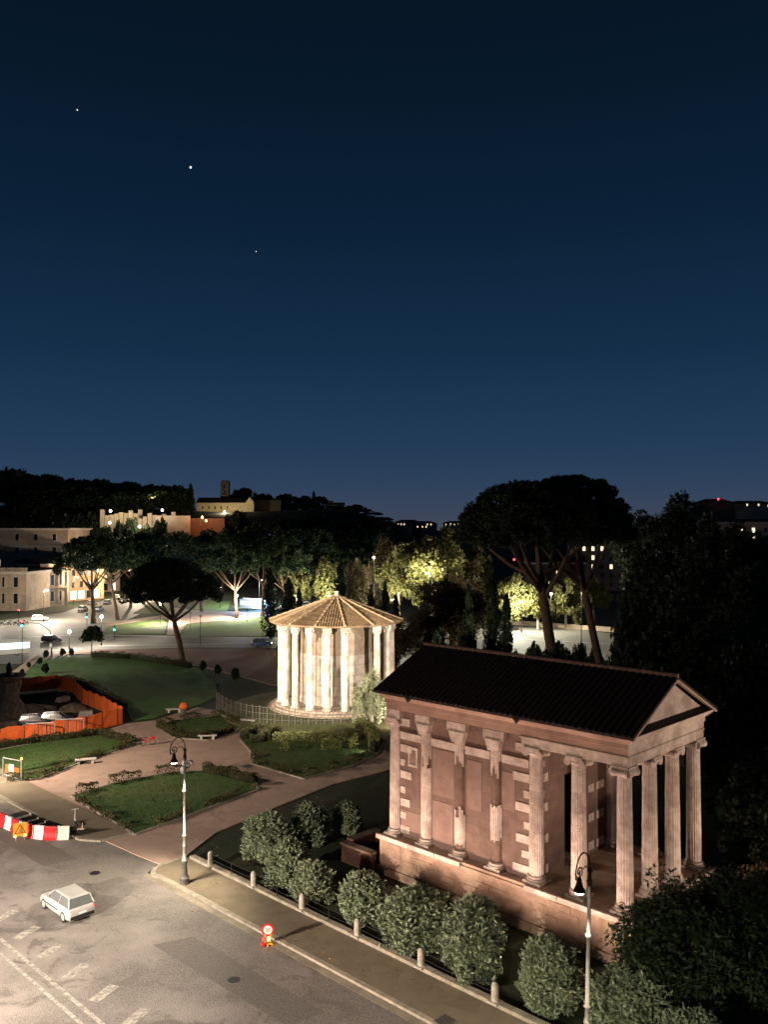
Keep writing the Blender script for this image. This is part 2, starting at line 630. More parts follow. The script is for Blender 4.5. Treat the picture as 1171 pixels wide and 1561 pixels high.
def crown_mesh(name, seed, material, R, zc, k=60, per=90, leaf=.5, aspect=.55, zmin=-.6, rr=(.18, .34)):
    rng = np.random.default_rng(seed)
    cen = lobes(rng, k, R, zmin=zmin) * rng.uniform(.8, 1.12, (k, 1)) + np.array([0, 0, zc])
    rad = np.array([R]) * rng.uniform(rr[0], rr[1], (k, 1))
    p, nrm = clumps(rng, cen, rad, per, .35)
    return leaf_mesh(name, p, nrm, leaf, rng, aspect, material)


def umbrella_mesh(name, seed, R, z0, h, k=90, per=110, leaf=.55, material='pine', offs=(0, 0), flat=.25, lump=(.10, .17)):
    """a stone pine's crown: domed top of cauliflower lumps and a nearly flat underside"""
    rng = np.random.default_rng(seed)
    cen, rad = [], []
    while len(cen) < k:
        a = rng.uniform(0, 2 * math.pi)
        q = math.sqrt(rng.random())
        top = h * (1 - q ** 2.6) ** .55
        low = h * flat * q * .4
        z = z0 + low + (top - low) * (1 - rng.random() ** 2.2) * .82 + h * .06
        wob = 1 + .07 * math.sin(3 * a + seed) + .05 * math.sin(5 * a + 2 * seed)
        cen.append((offs[0] + R * q * .9 * wob * math.cos(a), offs[1] + R * q * .9 * wob * math.sin(a), z))
        s = R * rng.uniform(*lump)
        rad.append((s, s, s * .72))
    p, nrm = clumps(rng, np.array(cen), np.array(rad), per, .45)
    nrm = nrm + np.array([0, 0, .4])
    return leaf_mesh(name, p, nrm, leaf, rng, .5, material)


def cypress_mesh(name, seed, R, h, k=70, per=80, leaf=.3, material='cypress'):
    rng = np.random.default_rng(seed)
    cen, rad = [], []
    for i in range(k):
        t = rng.random() ** .8
        prof = min(1, (t + .03) * 6) * (1 - t) ** .55 * 1.05
        a = rng.uniform(0, 2 * math.pi)
        q = rng.uniform(.2, .85)
        cen.append((R * prof * q * math.cos(a), R * prof * q * math.sin(a), .3 + t * (h - .8)))
        s = max(.12 * R, R * prof * rng.uniform(.35, .55))
        rad.append((s, s, s * 1.9))
    p, nrm = clumps(rng, np.array(cen), np.array(rad), per, .5)
    p[:, 2] = np.maximum(p[:, 2], .15)
    nrm = nrm * .5 + np.array([0, 0, 1.1])
    return leaf_mesh(name, p, nrm, leaf, rng, .35, material)


def link_mesh(name, me, parent, scale=None):
    o = bpy.data.objects.new(name, me)
    COL.objects.link(o)
    o.parent = parent
    if scale:
        o.scale = scale
    return o


def limb_trunk(pts, r0, r1, limbs, n=9):
    """a tapered trunk along pts with limbs = [(start index fraction, end point, radius)]"""
    mb = MB()
    pts = [Vector(p) for p in pts]
    k = len(pts)
    rr = [r0 * 1.25 if i == 0 else r0 + (r1 - r0) * i / (k - 1) for i in range(k)]
    mb.tube(pts, rr, n)
    for fr, end, rad in limbs:
        x = fr * (k - 1)
        i = min(k - 2, int(x))
        s = pts[i].lerp(pts[i + 1], x - i)
        e = Vector(end)
        mid = s.lerp(e, .5) + Vector((0, 0, -.06 * (e - s).length))
        mb.tube([s, s.lerp(mid, .5), mid, mid.lerp(e, .6), e], [rad, rad * .9, rad * .75, rad * .55, rad * .3], 6)
    return mb
# ------------------------------------------------------------------ ground, roads, paths, lawns
def sheet(name, pxs, z, m, thick=None, uv=False):
    poly = [W(*p) for p in pxs] if uv else [P(*p, z) for p in pxs]
    mb = MB()
    if thick:
        mb.prism(poly, z - thick, z)
    else:
        a = sum(poly[i][0] * poly[(i + 1) % len(poly)][1] - poly[(i + 1) % len(poly)][0] * poly[i][1] for i in range(len(poly)))
        if a < 0:
            poly = poly[::-1]
        mb.add([(x, y, z) for x, y in poly], [tuple(range(len(poly)))])
    return struct(mb.obj(name, m))


g = MB()
g.add([(-6000, -600, -.06), (6000, -600, -.06), (6000, 8000, -.06), (-6000, 8000, -.06)], [(0, 1, 2, 3)])
struct(g.obj('ground', 'ground'))
# the street under the camera, running along u
sheet('road', [(-95, -60), (60, -60), (60, -12.35), (-12.6, -12.35), (-13.4, -11.2), (-13.4, -9.0), (-20.2, -9.0), (-21.4, -12.6), (-95, -12.9)], -.02, 'asphalt', uv=True)
# far streets at the left and along the river
sheet('road', [(-260, 1010), (-40, 1012), (30, 1012), (60, 1006), (110, 996), (146, 991), (300, 987), (420, 988), (432, 972), (300, 970), (175, 972), (158, 965),
               (180, 951), (215, 935), (262, 905), (252, 897), (200, 905), (120, 925), (95, 934), (0, 946), (-260, 960)], -.025, 'asphalt_far')
sheet('road', [(600, 1030), (1000, 1040), (1000, 972), (860, 958), (740, 950), (600, 946), (470, 938), (380, 934), (350, 950), (440, 960), (540, 985)], -.03, 'asphalt_far')
# pavements with a travertine kerb
nose = [(-12.6, -12.3)] + [(-11.3 - 1.6 * math.sin(t), -10.7 - 1.6 * math.cos(t)) for t in (.25, .6, 1.0, 1.4)] + [(-12.95, -9.0)]
sheet('pavement', [(60, -12.0), (-11.2, -12.0)] + nose[1:] + [(60, -9.0)], .11, 'pave', .25, uv=True)
sheet('pavement', [(-22.0, -12.55), (-95, -12.9), (-95, -9.2), (-20.4, -9.2), (-20.6, -11.6)], .11, 'pave', .25, uv=True)
kb = MB()


def kerbline(pts, wd, z0, z1, mb):
    for (a, b), (c, d) in zip(pts, pts[1:]):
        L = math.hypot(c - a, d - b)
        k = max(1, int(L / 1.25))
        for i in range(k):
            t0, t1 = i / k + .008 / L, (i + 1) / k - .008 / L
            p = W(a + (c - a) * t0, b + (d - b) * t0)
            q = W(a + (c - a) * t1, b + (d - b) * t1)
            mb.beam((*p, (z0 + z1) / 2), (*q, (z0 + z1) / 2), wd, z1 - z0)


kerbline([(60, -12.17), (-11.2, -12.17)] + [(a - .05, b - .12) for a, b in nose[1:-1]] + [(-13.0, -9.2)], .32, -.15, .125, kb)
kerbline([(-20.3, -9.2), (-20.55, -11.7), (-22.0, -12.72), (-95, -13.07)], .32, -.15, .125, kb)
struct(kb.obj('kerb', 'kerb'))
gt = MB()                                         # pale gutter band along the kerb
kerbline([(60, -12.62), (-12.4, -12.62)], .42, -.05, -.012, gt)
kerbline([(-22.2, -13.2), (-95, -13.5)], .42, -.05, -.012, gt)
struct(gt.obj('gutter', mat('gutter_slab', (.255, .225, .165), (.19, .165, .12), 1.6, .85, .4, 14, c3=(.15, .13, .10), big=.3)))

# worn paint: the double line, the row of short bars, dashes
mk = MB()


def stripe(u0, v0, u1, v1, wd, z=-.014):
    d = Vector((u1 - u0, v1 - v0)).normalized()
    nn = Vector((-d.y, d.x)) * wd / 2
    q = [W(u0 + nn.x, v0 + nn.y), W(u0 - nn.x, v0 - nn.y), W(u1 - nn.x, v1 - nn.y), W(u1 + nn.x, v1 + nn.y)]
    mk.add([(x, y, z) for x, y in q], [(0, 1, 2, 3)])


stripe(-60, -23.55, 30, -23.55, .24)
stripe(-60, -24.25, 30, -24.25, .20)
for i in range(-3, 7):
    u = -6.2 + 3.2 * i
    stripe(u - .1, -22.9, u - .75, -21.35, .62)
struct(mk.obj('road_marking', 'paint'))
mk = MB()
for pl in ([(0, 972), (80, 968), (150, 967), (158, 968.5), (80, 970), (0, 974.5)], [(150, 983.5), (425, 979.5), (425, 981), (150, 985.5)],
           [(160, 967.5), (300, 970), (300, 971.6), (160, 969.5)]):
    mk.add([(*P(*p, 0), .0) for p in pl[::-1]], [tuple(range(len(pl)))])
for pl in ([(640, 985), (1000, 1003), (1000, 1005), (640, 986.5)], [(700, 968), (1000, 985), (1000, 986.2), (700, 969)]):
    mk.add([(*P(*p, 0), -.02) for p in pl[::-1]], [tuple(range(len(pl)))])
for i in range(7):
    a = 52 + i * 9
    mk.add([(*P(x, y, 0), .0) for x, y in ((a - 16, 1008), (a - 13, 1008), (a + 3, 998), (a, 998))], [(0, 1, 2, 3)])
struct(mk.obj('road_marking', 'paint'))

# patched asphalt: darker and paler repair strips, laid a few millimetres proud
for pl, c in (([(-34, -17.2), (-19, -17.0), (-18.6, -14.6), (-30, -14.9)], (.125, .112, .101)), ([(-3, -17.6), (9, -17.3), (9.4, -15.2), (-2.2, -15.4)], (.128, .115, .103)),
              ([(-17, -16.4), (-12.5, -16.0), (-12.2, -13.2), (-16.5, -13.4)], (.165, .148, .130)), ([(14, -21.2), (30, -21), (30, -18.4), (15, -18.2)], (.125, .112, .101)), ([(-46, -22), (-37, -21), (-36, -18), (-45, -18.6)], (.17, .155, .135))):
    sheet('road_patch', pl, -.0165, mat('asphalt_patch', c, tuple(x * .78 for x in c), 6.0, .75, .7, 18, 8.0), uv=True)

# gravel paths and turf
sheet('path', [(-200, 1190), (-60, 1180), (0, 1207), (110, 1259), (205, 1302), (245, 1318), (285, 1303), (330, 1268), (410, 1234), (510, 1194), (606, 1170), (650, 1150), (640, 1104),
               (560, 1111), (470, 1115), (380, 1111), (352, 1098), (335, 1084), (300, 1078), (235, 1098), (192, 1103), (120, 1125), (0, 1140), (-200, 1150)], .03, 'gravel', .1)
LAWNS = {
    'A': [(108, 1213), (205, 1272), (395, 1203), (386, 1192), (322, 1174), (255, 1178), (180, 1192)],
    'B': [(-40, 1150), (60, 1131), (150, 1119), (205, 1133), (150, 1152), (60, 1186), (-20, 1196)],
    'C': [(240, 1108), (262, 1099), (335, 1090), (368, 1107), (355, 1118), (316, 1128), (268, 1125)],
    'D': [(384, 1164), (386, 1150), (366, 1127), (384, 1115), (470, 1119), (560, 1114), (588, 1128), (574, 1150), (540, 1166), (463, 1187)],
}
for k, pl in LAWNS.items():
    sheet('lawn', pl, .08, 'lawn', .15)
    e = MB()
    pts = [P(*p, .08) for p in pl] + [P(*pl[0], .08)]
    for (a, b), (c, d) in zip(pts, pts[1:]):
        e.beam((a, b, .03), (c, d, .03), .22, .20)
    struct(e.obj('kerb', 'kerb'))
sheet('lawn', [(30, 1030), (62, 1008), (100, 1001), (150, 999), (300, 1018), (330, 1040), (330, 1062), (300, 1074), (235, 1094), (200, 1098), (190, 1075), (125, 1046), (100, 1036)], .02, mat('green_turf', (.060, .135, .026), (.040, .098, .016), .6, .95, .4, 12, c3=(.065, .085, .024), big=.07), .1)  # a greener turf for the big lawn
sheet('path', [(30, 1034), (58, 1005), (98, 998), (150, 996), (305, 1016), (420, 1046), (420, 1040), (305, 1010), (150, 991), (92, 993), (48, 1002), (10, 1030)], .0, 'gravel', .1)
sheet('pavement', [(143, 990), (420, 988), (424, 1046), (390, 1036), (300, 1013), (144, 994)], .01, 'redclay', .1)
for pl in ([(160, 968), (205, 966), (250, 966), (254, 950), (246, 942), (235, 943), (162, 956)], [(274, 970), (420, 969), (432, 950), (412, 938), (370, 945), (310, 949), (284, 952)],
           [(202, 935), (250, 936), (265, 924), (245, 916), (230, 918)], [(295, 929), (345, 932), (352, 916), (305, 915)]):
    sheet('lawn', pl, .03, 'lawn_far', .1)
sheet('path', [(254, 968), (272, 969), (284, 951), (300, 949), (372, 944), (410, 937), (430, 935), (350, 932), (296, 930), (264, 926), (252, 937), (160, 950), (168, 954), (236, 943), (258, 942), (256, 952)], .0, 'gravel', .08)
# grass bank round the round temple
rb = MB()
RX, RY = -6.4, 115.0
rb.lathe([(15.5, -.05), (15.0, .25), (11, .75), (9.0, .8)], 72, (0, 0))
struct(rb.obj('lawn', mat('temple_bank_turf', (.075, .078, .026), (.05, .056, .017), 1.1, .95, .5, 16, c3=(.085, .070, .032), big=.2), None, (RX, RY, 0), True))

# the hill behind, with a scrub surface
hm = MB()
NX, NY = 70, 46


def sst(x):
    x = max(0, min(1, x))
    return x * x * (3 - 2 * x)


def hill_z(x, y):
    h = 34 * sst((y - 335) / 120) * sst((75 - x) / 110)
    return h * (1 + .06 * math.sin(x * .031 + 1) + .05 * math.sin(y * .043)) - .3


for j in range(NY):
    for i in range(NX):
        x = -520 + i * 620 / (NX - 1)
        y = 325 + j * 560 / (NY - 1)
        hm.v.append((x, y, hill_z(x, y)))
hm.f = [(j * NX + i, j * NX + i + 1, (j + 1) * NX + i + 1, (j + 1) * NX + i) for j in range(NY - 1) for i in range(NX - 1)]
hm.mi = [0] * len(hm.f)
struct(hm.obj('hill', 'hill', smooth=True))

# ------------------------------------------------------------------ the rectangular temple
rnd = random.Random(4)
T = thing('ionic_temple', 'long rectangular temple with dark tiled gable roof and fluted columns on a high podium', 'temple', W(0, 0), YAW)
ZB, ZT, SP, SV = 2.74, 10.99, 2.967, 2.967
LX, LV = 6 * SP, 3 * SV
po = MB()
po.box(-.98, 18.82, -1.0, LV + 1.0, 0, .55)
po.box(-.83, 18.67, -.85, LV + .85, .55, 2.36, .015)
po.box(-.89, 18.73, -.91, LV + .91, 2.36, ZB - .20)
po.box(-.80, 18.64, -.82, LV + .82, ZB - .20, ZB)
pod = po.obj('podium', 'podium', T)
# surviving lengths of the podium's crowning moulding
for x0, x1 in ((-1.02, 2.1), (2.14, 4.4), (4.45, 6.6), (11.6, 13.9), (13.95, 16.2), (16.24, 18.85)):
    MB().box(x0, x1, -1.04, -.822, 2.45, ZB + .012).obj('moulding', 'trav', pod)
MB().box(18.643, 18.86, -.80, LV + .80, 2.45, ZB + .010).obj('moulding', 'trav', pod)
for i in range(26):                               # patchy facing blocks on the podium
    x = rnd.uniform(-.6, 17.2)
    z = rnd.choice((.62, 1.05, 1.48, 1.90))
    MB().box(x, x + rnd.uniform(.7, 1.7), -.85 - rnd.uniform(.012, .03), -.80, z, z + rnd.uniform(.34, .42)).obj('facing_block', 'podium', pod)
st = MB()
for i in range(11):
    st.box(18.9 + i * .33, 18.9 + (i + 1) * .33, .6, LV - .6, 0, ZB - .24 * (i + 1))
st.box(18.9, 22.4, -.85, .55, 0, 1.5)
st.box(18.9, 22.4, LV - .55, LV + .85, 0, 1.5)
st.obj('front_steps', 'podium', T)
# cella
ce = MB()
XW = 4 * SP
ce.box(.0, XW, -.06, .62, ZB, 11.57)
ce.box(.0, XW, LV - .62, LV + .06, ZB, 11.57)
ce.box(.0, .62, .62, LV - .62, ZB, 11.57)
ce.box(XW - .62, XW, .62, 3.15, ZB, 11.57)
ce.box(XW - .62, XW, 5.75, LV - .62, ZB, 11.57)
ce.box(XW - .62, XW, 3.15, 5.75, 8.6, 11.57)
cella = ce.obj('cella_wall', 'tuff', T)
for x0, x1, z0, z1 in ((3.5, 5.3, 2.9, 5.9), (6.5, 7.7, 6.0, 9.2), (9.3, 10.3, 6.6, 9.0), (.55, 2.6, 2.95, 4.6), (3.5, 5.4, 6.3, 9.4)):
    MB().box(x0, x1, -.085, -.05, z0, z1).obj('plaster_patch', 'patch', cella)
def quoin(*q):
    MB().box(*q).obj('quoin_block', 'trav', cella)


for i in range(9):
    z = 3.05 + i * .93 + rnd.uniform(-.10, .10)
    if i % 2 == 0:
        quoin(.50, 1.45 + rnd.uniform(-.12, .15), -.115, -.05, z, z + .52)
        quoin(10.25 + rnd.uniform(-.1, .2), 11.42, -.115, -.05, z, z + .52)
        quoin(XW - .02, XW + .045, .52, 1.25 + rnd.uniform(-.1, .1), z, z + .52)
        quoin(XW - .02, XW + .045, LV - 1.9, LV - .9, z, z + .52)
        quoin(XW - .02, XW + .045, 6.0, 6.7, z, z + .52)
    else:
        quoin(.50, .80 + rnd.uniform(0, .3), -.105, -.05, z, z + .45)
        quoin(10.70 + rnd.uniform(0, .3), 11.42, -.105, -.05, z, z + .45)
        quoin(XW - .02, XW + .035, .52, .85, z, z + .45)
for x0, x1 in ((.52, 2.5), (3.42, 5.5), (6.38, 8.42), (9.38, 11.4)):
    MB().box(x0, x1, -.16, -.05, 9.55, 9.98).box(x0, x1, -.20, -.05, 9.985, 10.08).obj('string_course', 'trav', cella)
wn = MB()
wn.box(1.25, 2.15, -.12, -.05, 8.95, 9.12)
wn.box(1.25, 2.15, -.12, -.05, 7.75, 7.92)
wn.box(1.25, 1.42, -.12, -.05, 7.92, 8.95)
wn.box(1.98, 2.15, -.12, -.05, 7.92, 8.95)
wf = wn.obj('window', 'trav', cella)
MB().box(1.42, 1.98, -.075, -.05, 7.92, 8.95).obj('blocking', 'patch', wf)
# columns
FL = [1.0, .955, .935, .955]


def shaft(mb, x, y, z0, z1, r0, r1, fl=True, wob=.012):
    n = 80 if fl else 28
    zs = [z0 + (z1 - z0) * i / 10 for i in range(11)]
    seed = rnd.random() * 10
    vs, fs = [], []
    for j, z in enumerate(zs):
        t = j / 10
        r = r0 + (r1 - r0) * t ** 1.3
        for k in range(n):
            a = 2 * math.pi * k / n
            q = r * (FL[k % 4] if fl else 1) * (1 + wob * math.sin(3 * a + j * 1.7 + seed) + wob * .8 * math.sin(7 * a - 2.1 * j + seed))
            vs.append((x + q * math.cos(a), y + q * math.sin(a), z))
    for j in range(10):
        for k in range(n):
            k2 = (k + 1) % n
            fs.append((j * n + k, j * n + k2, (j + 1) * n + k2, (j + 1) * n + k))
    mb.add(vs, fs)
    return mb


def col_base(x, y, s=1.0):
    b = MB()
    b.box(x - .62 * s, x + .62 * s, y - .62 * s, y + .62 * s, ZB, ZB + .15)
    b.lathe([(.60 * s, ZB + .152), (.64 * s, ZB + .21), (.60 * s, ZB + .27), (.53 * s, ZB + .30), (.52 * s, ZB + .34), (.57 * s, ZB + .37), (.57 * s, ZB + .42), (.48 * s, ZB + .46)], 28, (x, y))
    return b


def ionic(x, y, axes):
    c = MB()
    c.lathe([(.40, ZT - .62), (.42, ZT - .60), (.42, ZT - .54), (.47, ZT - .44), (.54, ZT - .34), (.50, ZT - .26)], 28, (x, y))
    c.box(x - .56, x + .56, y - .56, y + .56, ZT - .13, ZT - .002)
    c.box(x - .60, x + .60, y - .52, y + .52, ZT - .27, ZT - .135)
    for ax in axes:
        for s in (-1, 1):
            prof = [(.22, -.50), (.235, -.46), (.19, -.25), (.17, 0), (.19, .25), (.235, .46), (.22, .50)]
            vs, fs = [], []
            n = 16
            for r, h in prof:
                for k in range(n):
                    a = 2 * math.pi * k / n
                    if ax == 'y':
                        vs.append((x + s * .50 + r * math.cos(a), y + h, ZT - .36 + r * math.sin(a)))
                    else:
                        vs.append((x + h, y + s * .50 + r * math.cos(a), ZT - .36 + r * math.sin(a)))
            for j in range(len(prof) - 1):
                for k in range(n):
                    k2 = (k + 1) % n
                    fs.append((j * n + k, j * n + k2, (j + 1) * n + k2, (j + 1) * n + k))
            fs += [tuple(range(n)), tuple(6 * n + k for k in range(n))]
            c.add(vs, fs)
    return c


def column(x, y, axes='y'):
    o = shaft(MB(), x, y, ZB + .46, ZT - .58, .475, .405).obj('column', 'trav', T)
    col_base(x, y).obj('column_base', 'trav', o)
    ionic(x, y, axes).obj('capital', 'trav', o)
    return o


def jag(x, y, z0, z1, j0, j1, a0, a1, r=.47):
    """a broken shell of fluted stone left on a bare core, between angles a0..a1 (degrees)"""
    mb = MB()
    n = 40
    lo = hi = None
    for k in range(n):
        aa = math.radians(a0 + (a1 - a0) * k / n)
        ab = math.radians(a0 + (a1 - a0) * (k + 1) / n)
        if k % 4 == 0:
            lo, hi = z0 + rnd.uniform(0, j0), z1 - rnd.uniform(0, j1)
        if hi - lo < .1:
            continue
        f0, f1 = FL[k % 4], FL[(k + 1) % 4]
        ri = r - .10
        q = []
        for zz in (lo, hi):
            q += [(x + r * f0 * math.cos(aa), y + r * f0 * math.sin(aa), zz), (x + r * f1 * math.cos(ab), y + r * f1 * math.sin(ab), zz),
                  (x + ri * math.cos(ab), y + ri * math.sin(ab), zz), (x + ri * math.cos(aa), y + ri * math.sin(aa), zz)]
        mb.add(q, [(3, 2, 1, 0), (4, 5, 6, 7), (0, 1, 5, 4), (1, 2, 6, 5), (2, 3, 7, 6), (3, 0, 4, 7)])
    return mb


for i in (0, 4):
    column(i * SP, 0)
    column(i * SP, LV)
for i in (1, 2, 3):
    column(i * SP, LV)
for j in (1, 2):
    column(0, j * SV, 'x')
column(5 * SP, 0)
column(5 * SP, LV)
column(LX, 0, 'xy')
column(LX, LV, 'xy')
column(LX, SV, 'x')
column(LX, 2 * SV, 'x')
for i, (zl, z0, z1, label) in enumerate(((7.7, 3.2, 8.2, 'worn engaged column with its upper shaft broken away'),
                                        (8.7, 3.3, 6.2, 'engaged column stripped to a brown core with one pale fluted fragment'),
                                        (8.4, 4.3, 6.9, 'engaged column with a pale fluted band half way up its bare core'))):
    x = (i + 1) * SP
    core = shaft(MB(), x, .05, ZB + .3, ZT - .5, .40, .36, False).obj('column', 'core', T)
    core['label'] = label
    jag(x, .02, z0, z1, .5 if i else .05, .9 if i == 1 else .25, 185, 355).obj('fluted_fragment', 'trav', core)
    jag(x, .02, zl, ZT - .62, 1.2, .02, 195, 345, .45).obj('shaft_fragment', 'trav', core)
    k = MB()
    wt = (1.15, 1.35, 1.25)[i]
    k.add([(x - wt * .5, -.56, ZT), (x + wt * .5, -.56, ZT), (x + wt * .5, .3, ZT), (x - wt * .5, .3, ZT),
           (x - wt * .3, -.52, ZT - .75), (x + wt * .34, -.52, ZT - .62), (x + wt * .34, .3, ZT - .62), (x - wt * .3, .3, ZT - .75)],
          [(3, 2, 1, 0), (4, 5, 6, 7), (4, 5, 1, 0), (5, 6, 2, 1), (6, 7, 3, 2), (7, 4, 0, 3)])
    k.box(x - wt * .62, x + wt * (.5, .55, .68)[i], -.50, .2, ZT + .002, ZT + .58)
    k.obj('capital', 'trav', core)
    col_base(x, -.02, .98).obj('column_base', 'trav', core)
# entablature
def arch(*bx):
    m_ = MB()
    for q in bx:
        m_.box(*q)
    m_.obj('architrave', 'trav', T)


arch((11.1, LX + .47, -.49, .49, ZT, 11.59), (11.0, LX + .53, -.55, -.492, 11.47, 11.588))
arch((LX - .47, LX + .47, .49, LV - .49, ZT, 11.585), (LX + .472, LX + .53, -.49, LV + .49, 11.47, 11.586))
arch((11.1, LX + .47, LV - .49, LV + .49, ZT, 11.59))
arch((-.52, .75, -.49, .3, ZT, 11.585))
rings = [(0.0, 11.60), (0.0, 11.98), (.07, 12.02), (.07, 12.30), (.20, 12.40), (.42, 12.62), (.58, 12.82)]
fr = MB()
rx0, rx1, ry0, ry1 = -.50, LX + .49, -.50, LV + .50
for j, (o, z) in enumerate(rings):
    fr.v += [(rx0 - o, ry0 - o, z), (rx1 + o, ry0 - o, z), (rx1 + o, ry1 + o, z), (rx0 - o, ry1 + o, z)]
for j in range(len(rings) - 1):
    for k in range(4):
        k2 = (k + 1) % 4
        fr.f.append((4 * j + k, 4 * j + k2, 4 * (j + 1) + k2, 4 * (j + 1) + k))
        fr.mi.append(1 if k == 1 else 0)
fr.f += [(3, 2, 1, 0), tuple(4 * (len(rings) - 1) + k for k in range(4))]
fr.mi += [0, 0]
fr.obj('frieze', ['plaster', 'trav'], T)
ceil = MB()
ceil.box(XW + .02, LX - .5, .5, LV - .5, 11.40, 11.56)
ceil.obj('porch_ceiling', 'plaster', T)
# roof: two tiled slopes with rows of cover tiles
XE0, XE1, YE, ZE, ZR = -1.25, LX + 1.12, 1.14, 12.88, 15.55
ym = LV / 2
ro = MB()
for s in (-1, 1):
    ye = ym + s * (ym + YE)
    dz = (ZR - ZE)
    pts = [(XE0, ye, ZE), (XE1, ye, ZE), (XE1, ym, ZR), (XE0, ym, ZR)]
    lo = [(x, y, z - .16) for x, y, z in pts]
    ro.add(pts + lo, [(0, 1, 2, 3), (7, 6, 5, 4), (0, 4, 5, 1), (1, 5, 6, 2), (3, 2, 6, 7), (0, 3, 7, 4)])
    k = 46
    for i in range(k):
        x = XE0 + .2 + (XE1 - XE0 - .4) * i / (k - 1)
        jx = rnd.uniform(-.05, .09)
        a = Vector((x + rnd.uniform(-.03, .03), ye + s * jx, ZE + .02 - jx * .5))
        b = Vector((x, ym, ZR + .02))
        segs = 7
        for q in range(segs):
            p0, p1 = a.lerp(b, q / segs), a.lerp(b, (q + 1) / segs + .004)
            ro.tube([p0 + Vector((0, 0, .015)), p1], [.07, .055], 6)
roof = ro.obj('roof', 'rooftile', T)
rd = MB()
for i in range(44):
    x = XE0 + (XE1 - XE0) * i / 44
    rd.tube([(x, ym, ZR + .05), (x + .47, ym, ZR + .04)], [.155, .135], 8)
rd.obj('ridge_tiles', mat('ridge_tile', (.20, .13, .095), (.13, .085, .06), 3, .9, .3), roof)
for x in (2.2, 11.2):
    MB().add([(x - .22, -1.25, 12.74), (x + .22, -1.25, 12.74), (x + .22, -.7, 12.78), (x - .22, -.7, 12.78), (x, -1.2, 12.42), (x, -.8, 12.6)],
             [(0, 1, 2, 3), (0, 4, 1), (1, 4, 5, 2), (2, 5, 3), (3, 5, 4, 0)]).obj('roof_spout', 'rooftile', roof)  # small dark wedge hung under the eave
pe = MB()
xt = LX + .42
pe.add([(xt, -.55, 12.83), (xt, LV + .55, 12.83), (xt, ym, 15.34), (xt - .5, -.55, 12.83), (xt - .5, LV + .55, 12.83), (xt - .5, ym, 15.34)], [(0, 1, 2), (5, 4, 3), (0, 2, 5, 3), (1, 4, 5, 2), (0, 3, 4, 1)])
ped = pe.obj('pediment', 'trav', T)
MB().add([(.0, -.55, 12.83), (.0, LV + .55, 12.83), (.0, ym, 15.3), (.2, -.55, 12.83), (.2, LV + .55, 12.83), (.2, ym, 15.3)], [(2, 1, 0), (3, 4, 5), (0, 1, 4, 3), (1, 2, 5, 4), (2, 0, 3, 5)]).obj('pediment', 'plaster', T)
lg = MB()
lg.add([(xt + .01, -.95, 13.02), (xt + .01, LV + .95, 13.02), (xt + .66, LV + .95, 12.86), (xt + .66, -.95, 12.86), (xt + .01, -.95, 12.83), (xt + .01, LV + .95, 12.83), (xt + .66, LV + .95, 12.83), (xt + .66, -.95, 12.83)],
       [(0, 3, 2, 1), (4, 5, 6, 7), (3, 7, 6, 2), (0, 4, 7, 3), (1, 2, 6, 5), (0, 1, 5, 4)])
lg.obj('cornice_tiles', 'rooftile', ped)
rk = MB()
for s in (-1, 1):
    ye = ym + s * (ym + YE - .06)
    rk.beam((XE1 - .12, ye, ZE - .22), (XE1 - .12, ym + s * .02, ZR - .23), .24, .11)
rk.obj('raking_cornice', mat('cornice_stone', (.40, .28, .22), (.30, .21, .165), 2, .85, .4), ped)

# the brick ruin built against the temple's back corner
BR = thing('brick_ruin', 'low ruined brick wall with a broken top against the rear corner of the rectangular temple', 'ruin', W(-1.0, -.3), YAW)
MB().box(-3.2, -.1, -1.1, -.6, 0, 1.25).box(-3.2, -2.7, -.6, 2.4, 0, 1.45).box(-2.69, -.1, 1.9, 2.4, 0, 1.2).obj('wall', 'brick', BR)
MB().box(-3.28, -.1, -1.18, -.52, 1.252, 1.40).box(-3.28, -2.6, -.51, 2.45, 1.452, 1.58).obj('coping', 'podium', BR)

# ------------------------------------------------------------------ the round temple
R = thing('round_temple', 'floodlit round temple with a ring of tall pale columns under a conical tiled roof', 'temple', (RX, RY, 0))
sb = MB()
sb.lathe([(9.1, .4), (9.1, .86)], 80)
sb.lathe([(8.65, .862), (8.65, 1.12)], 80)
sb.lathe([(8.2, 1.122), (8.2, 1.40)], 80)
sb.obj('stepped_base', mat('temple_steps', (.32, .245, .19), (.225, .17, .13), 1.4, .9, .7, 9), R)
drm = MB()
drm.lathe([(4.95, 1.402), (4.95, 1.9), (4.86, 1.95), (4.86, 7.9)], 80)
wall = drm.obj('cella_wall', 'drum', R)
MB().lathe([(4.80, 7.902), (4.80, 12.3)], 80).obj('upper_wall', 'drum_up', wall)
a0 = -math.radians(17)


def onring(r, deg):
    a = math.radians(deg)
    return r * math.sin(a), -r * math.cos(a)


for dg, ww, hh, zc in ((-17, 1.5, 3.3, 6.0),):
    x, y = onring(4.86, dg)
    rot = Matrix.Rotation(math.radians(dg), 3, 'Z')
    f = MB()
    for ox, oz, lx, lz in ((0, hh / 2, ww, .28), (0, -hh / 2, ww, .28), (-ww / 2 + .16, 0, .32, hh - .28), (ww / 2 - .16, 0, .32, hh - .28)):
        o = rot @ Vector((ox, 0, 0))
        f.rbox(x + o.x, y + o.y, zc + oz, lx, .36, lz, rot)
    wo_ = f.obj('window', 'marble', wall)
    MB().rbox(x, y, zc, ww - .64, .16, hh - .28, rot).obj('blocking', 'marble', wo_)
    sl = rot @ Vector((ww / 2 - .48, -.085, 0))
    MB().rbox(x + sl.x, y + sl.y, zc, .30, .02, hh - .30, rot).obj('pane', 'winpane', wo_)  # flat dark strip laid down the right side of the blocking


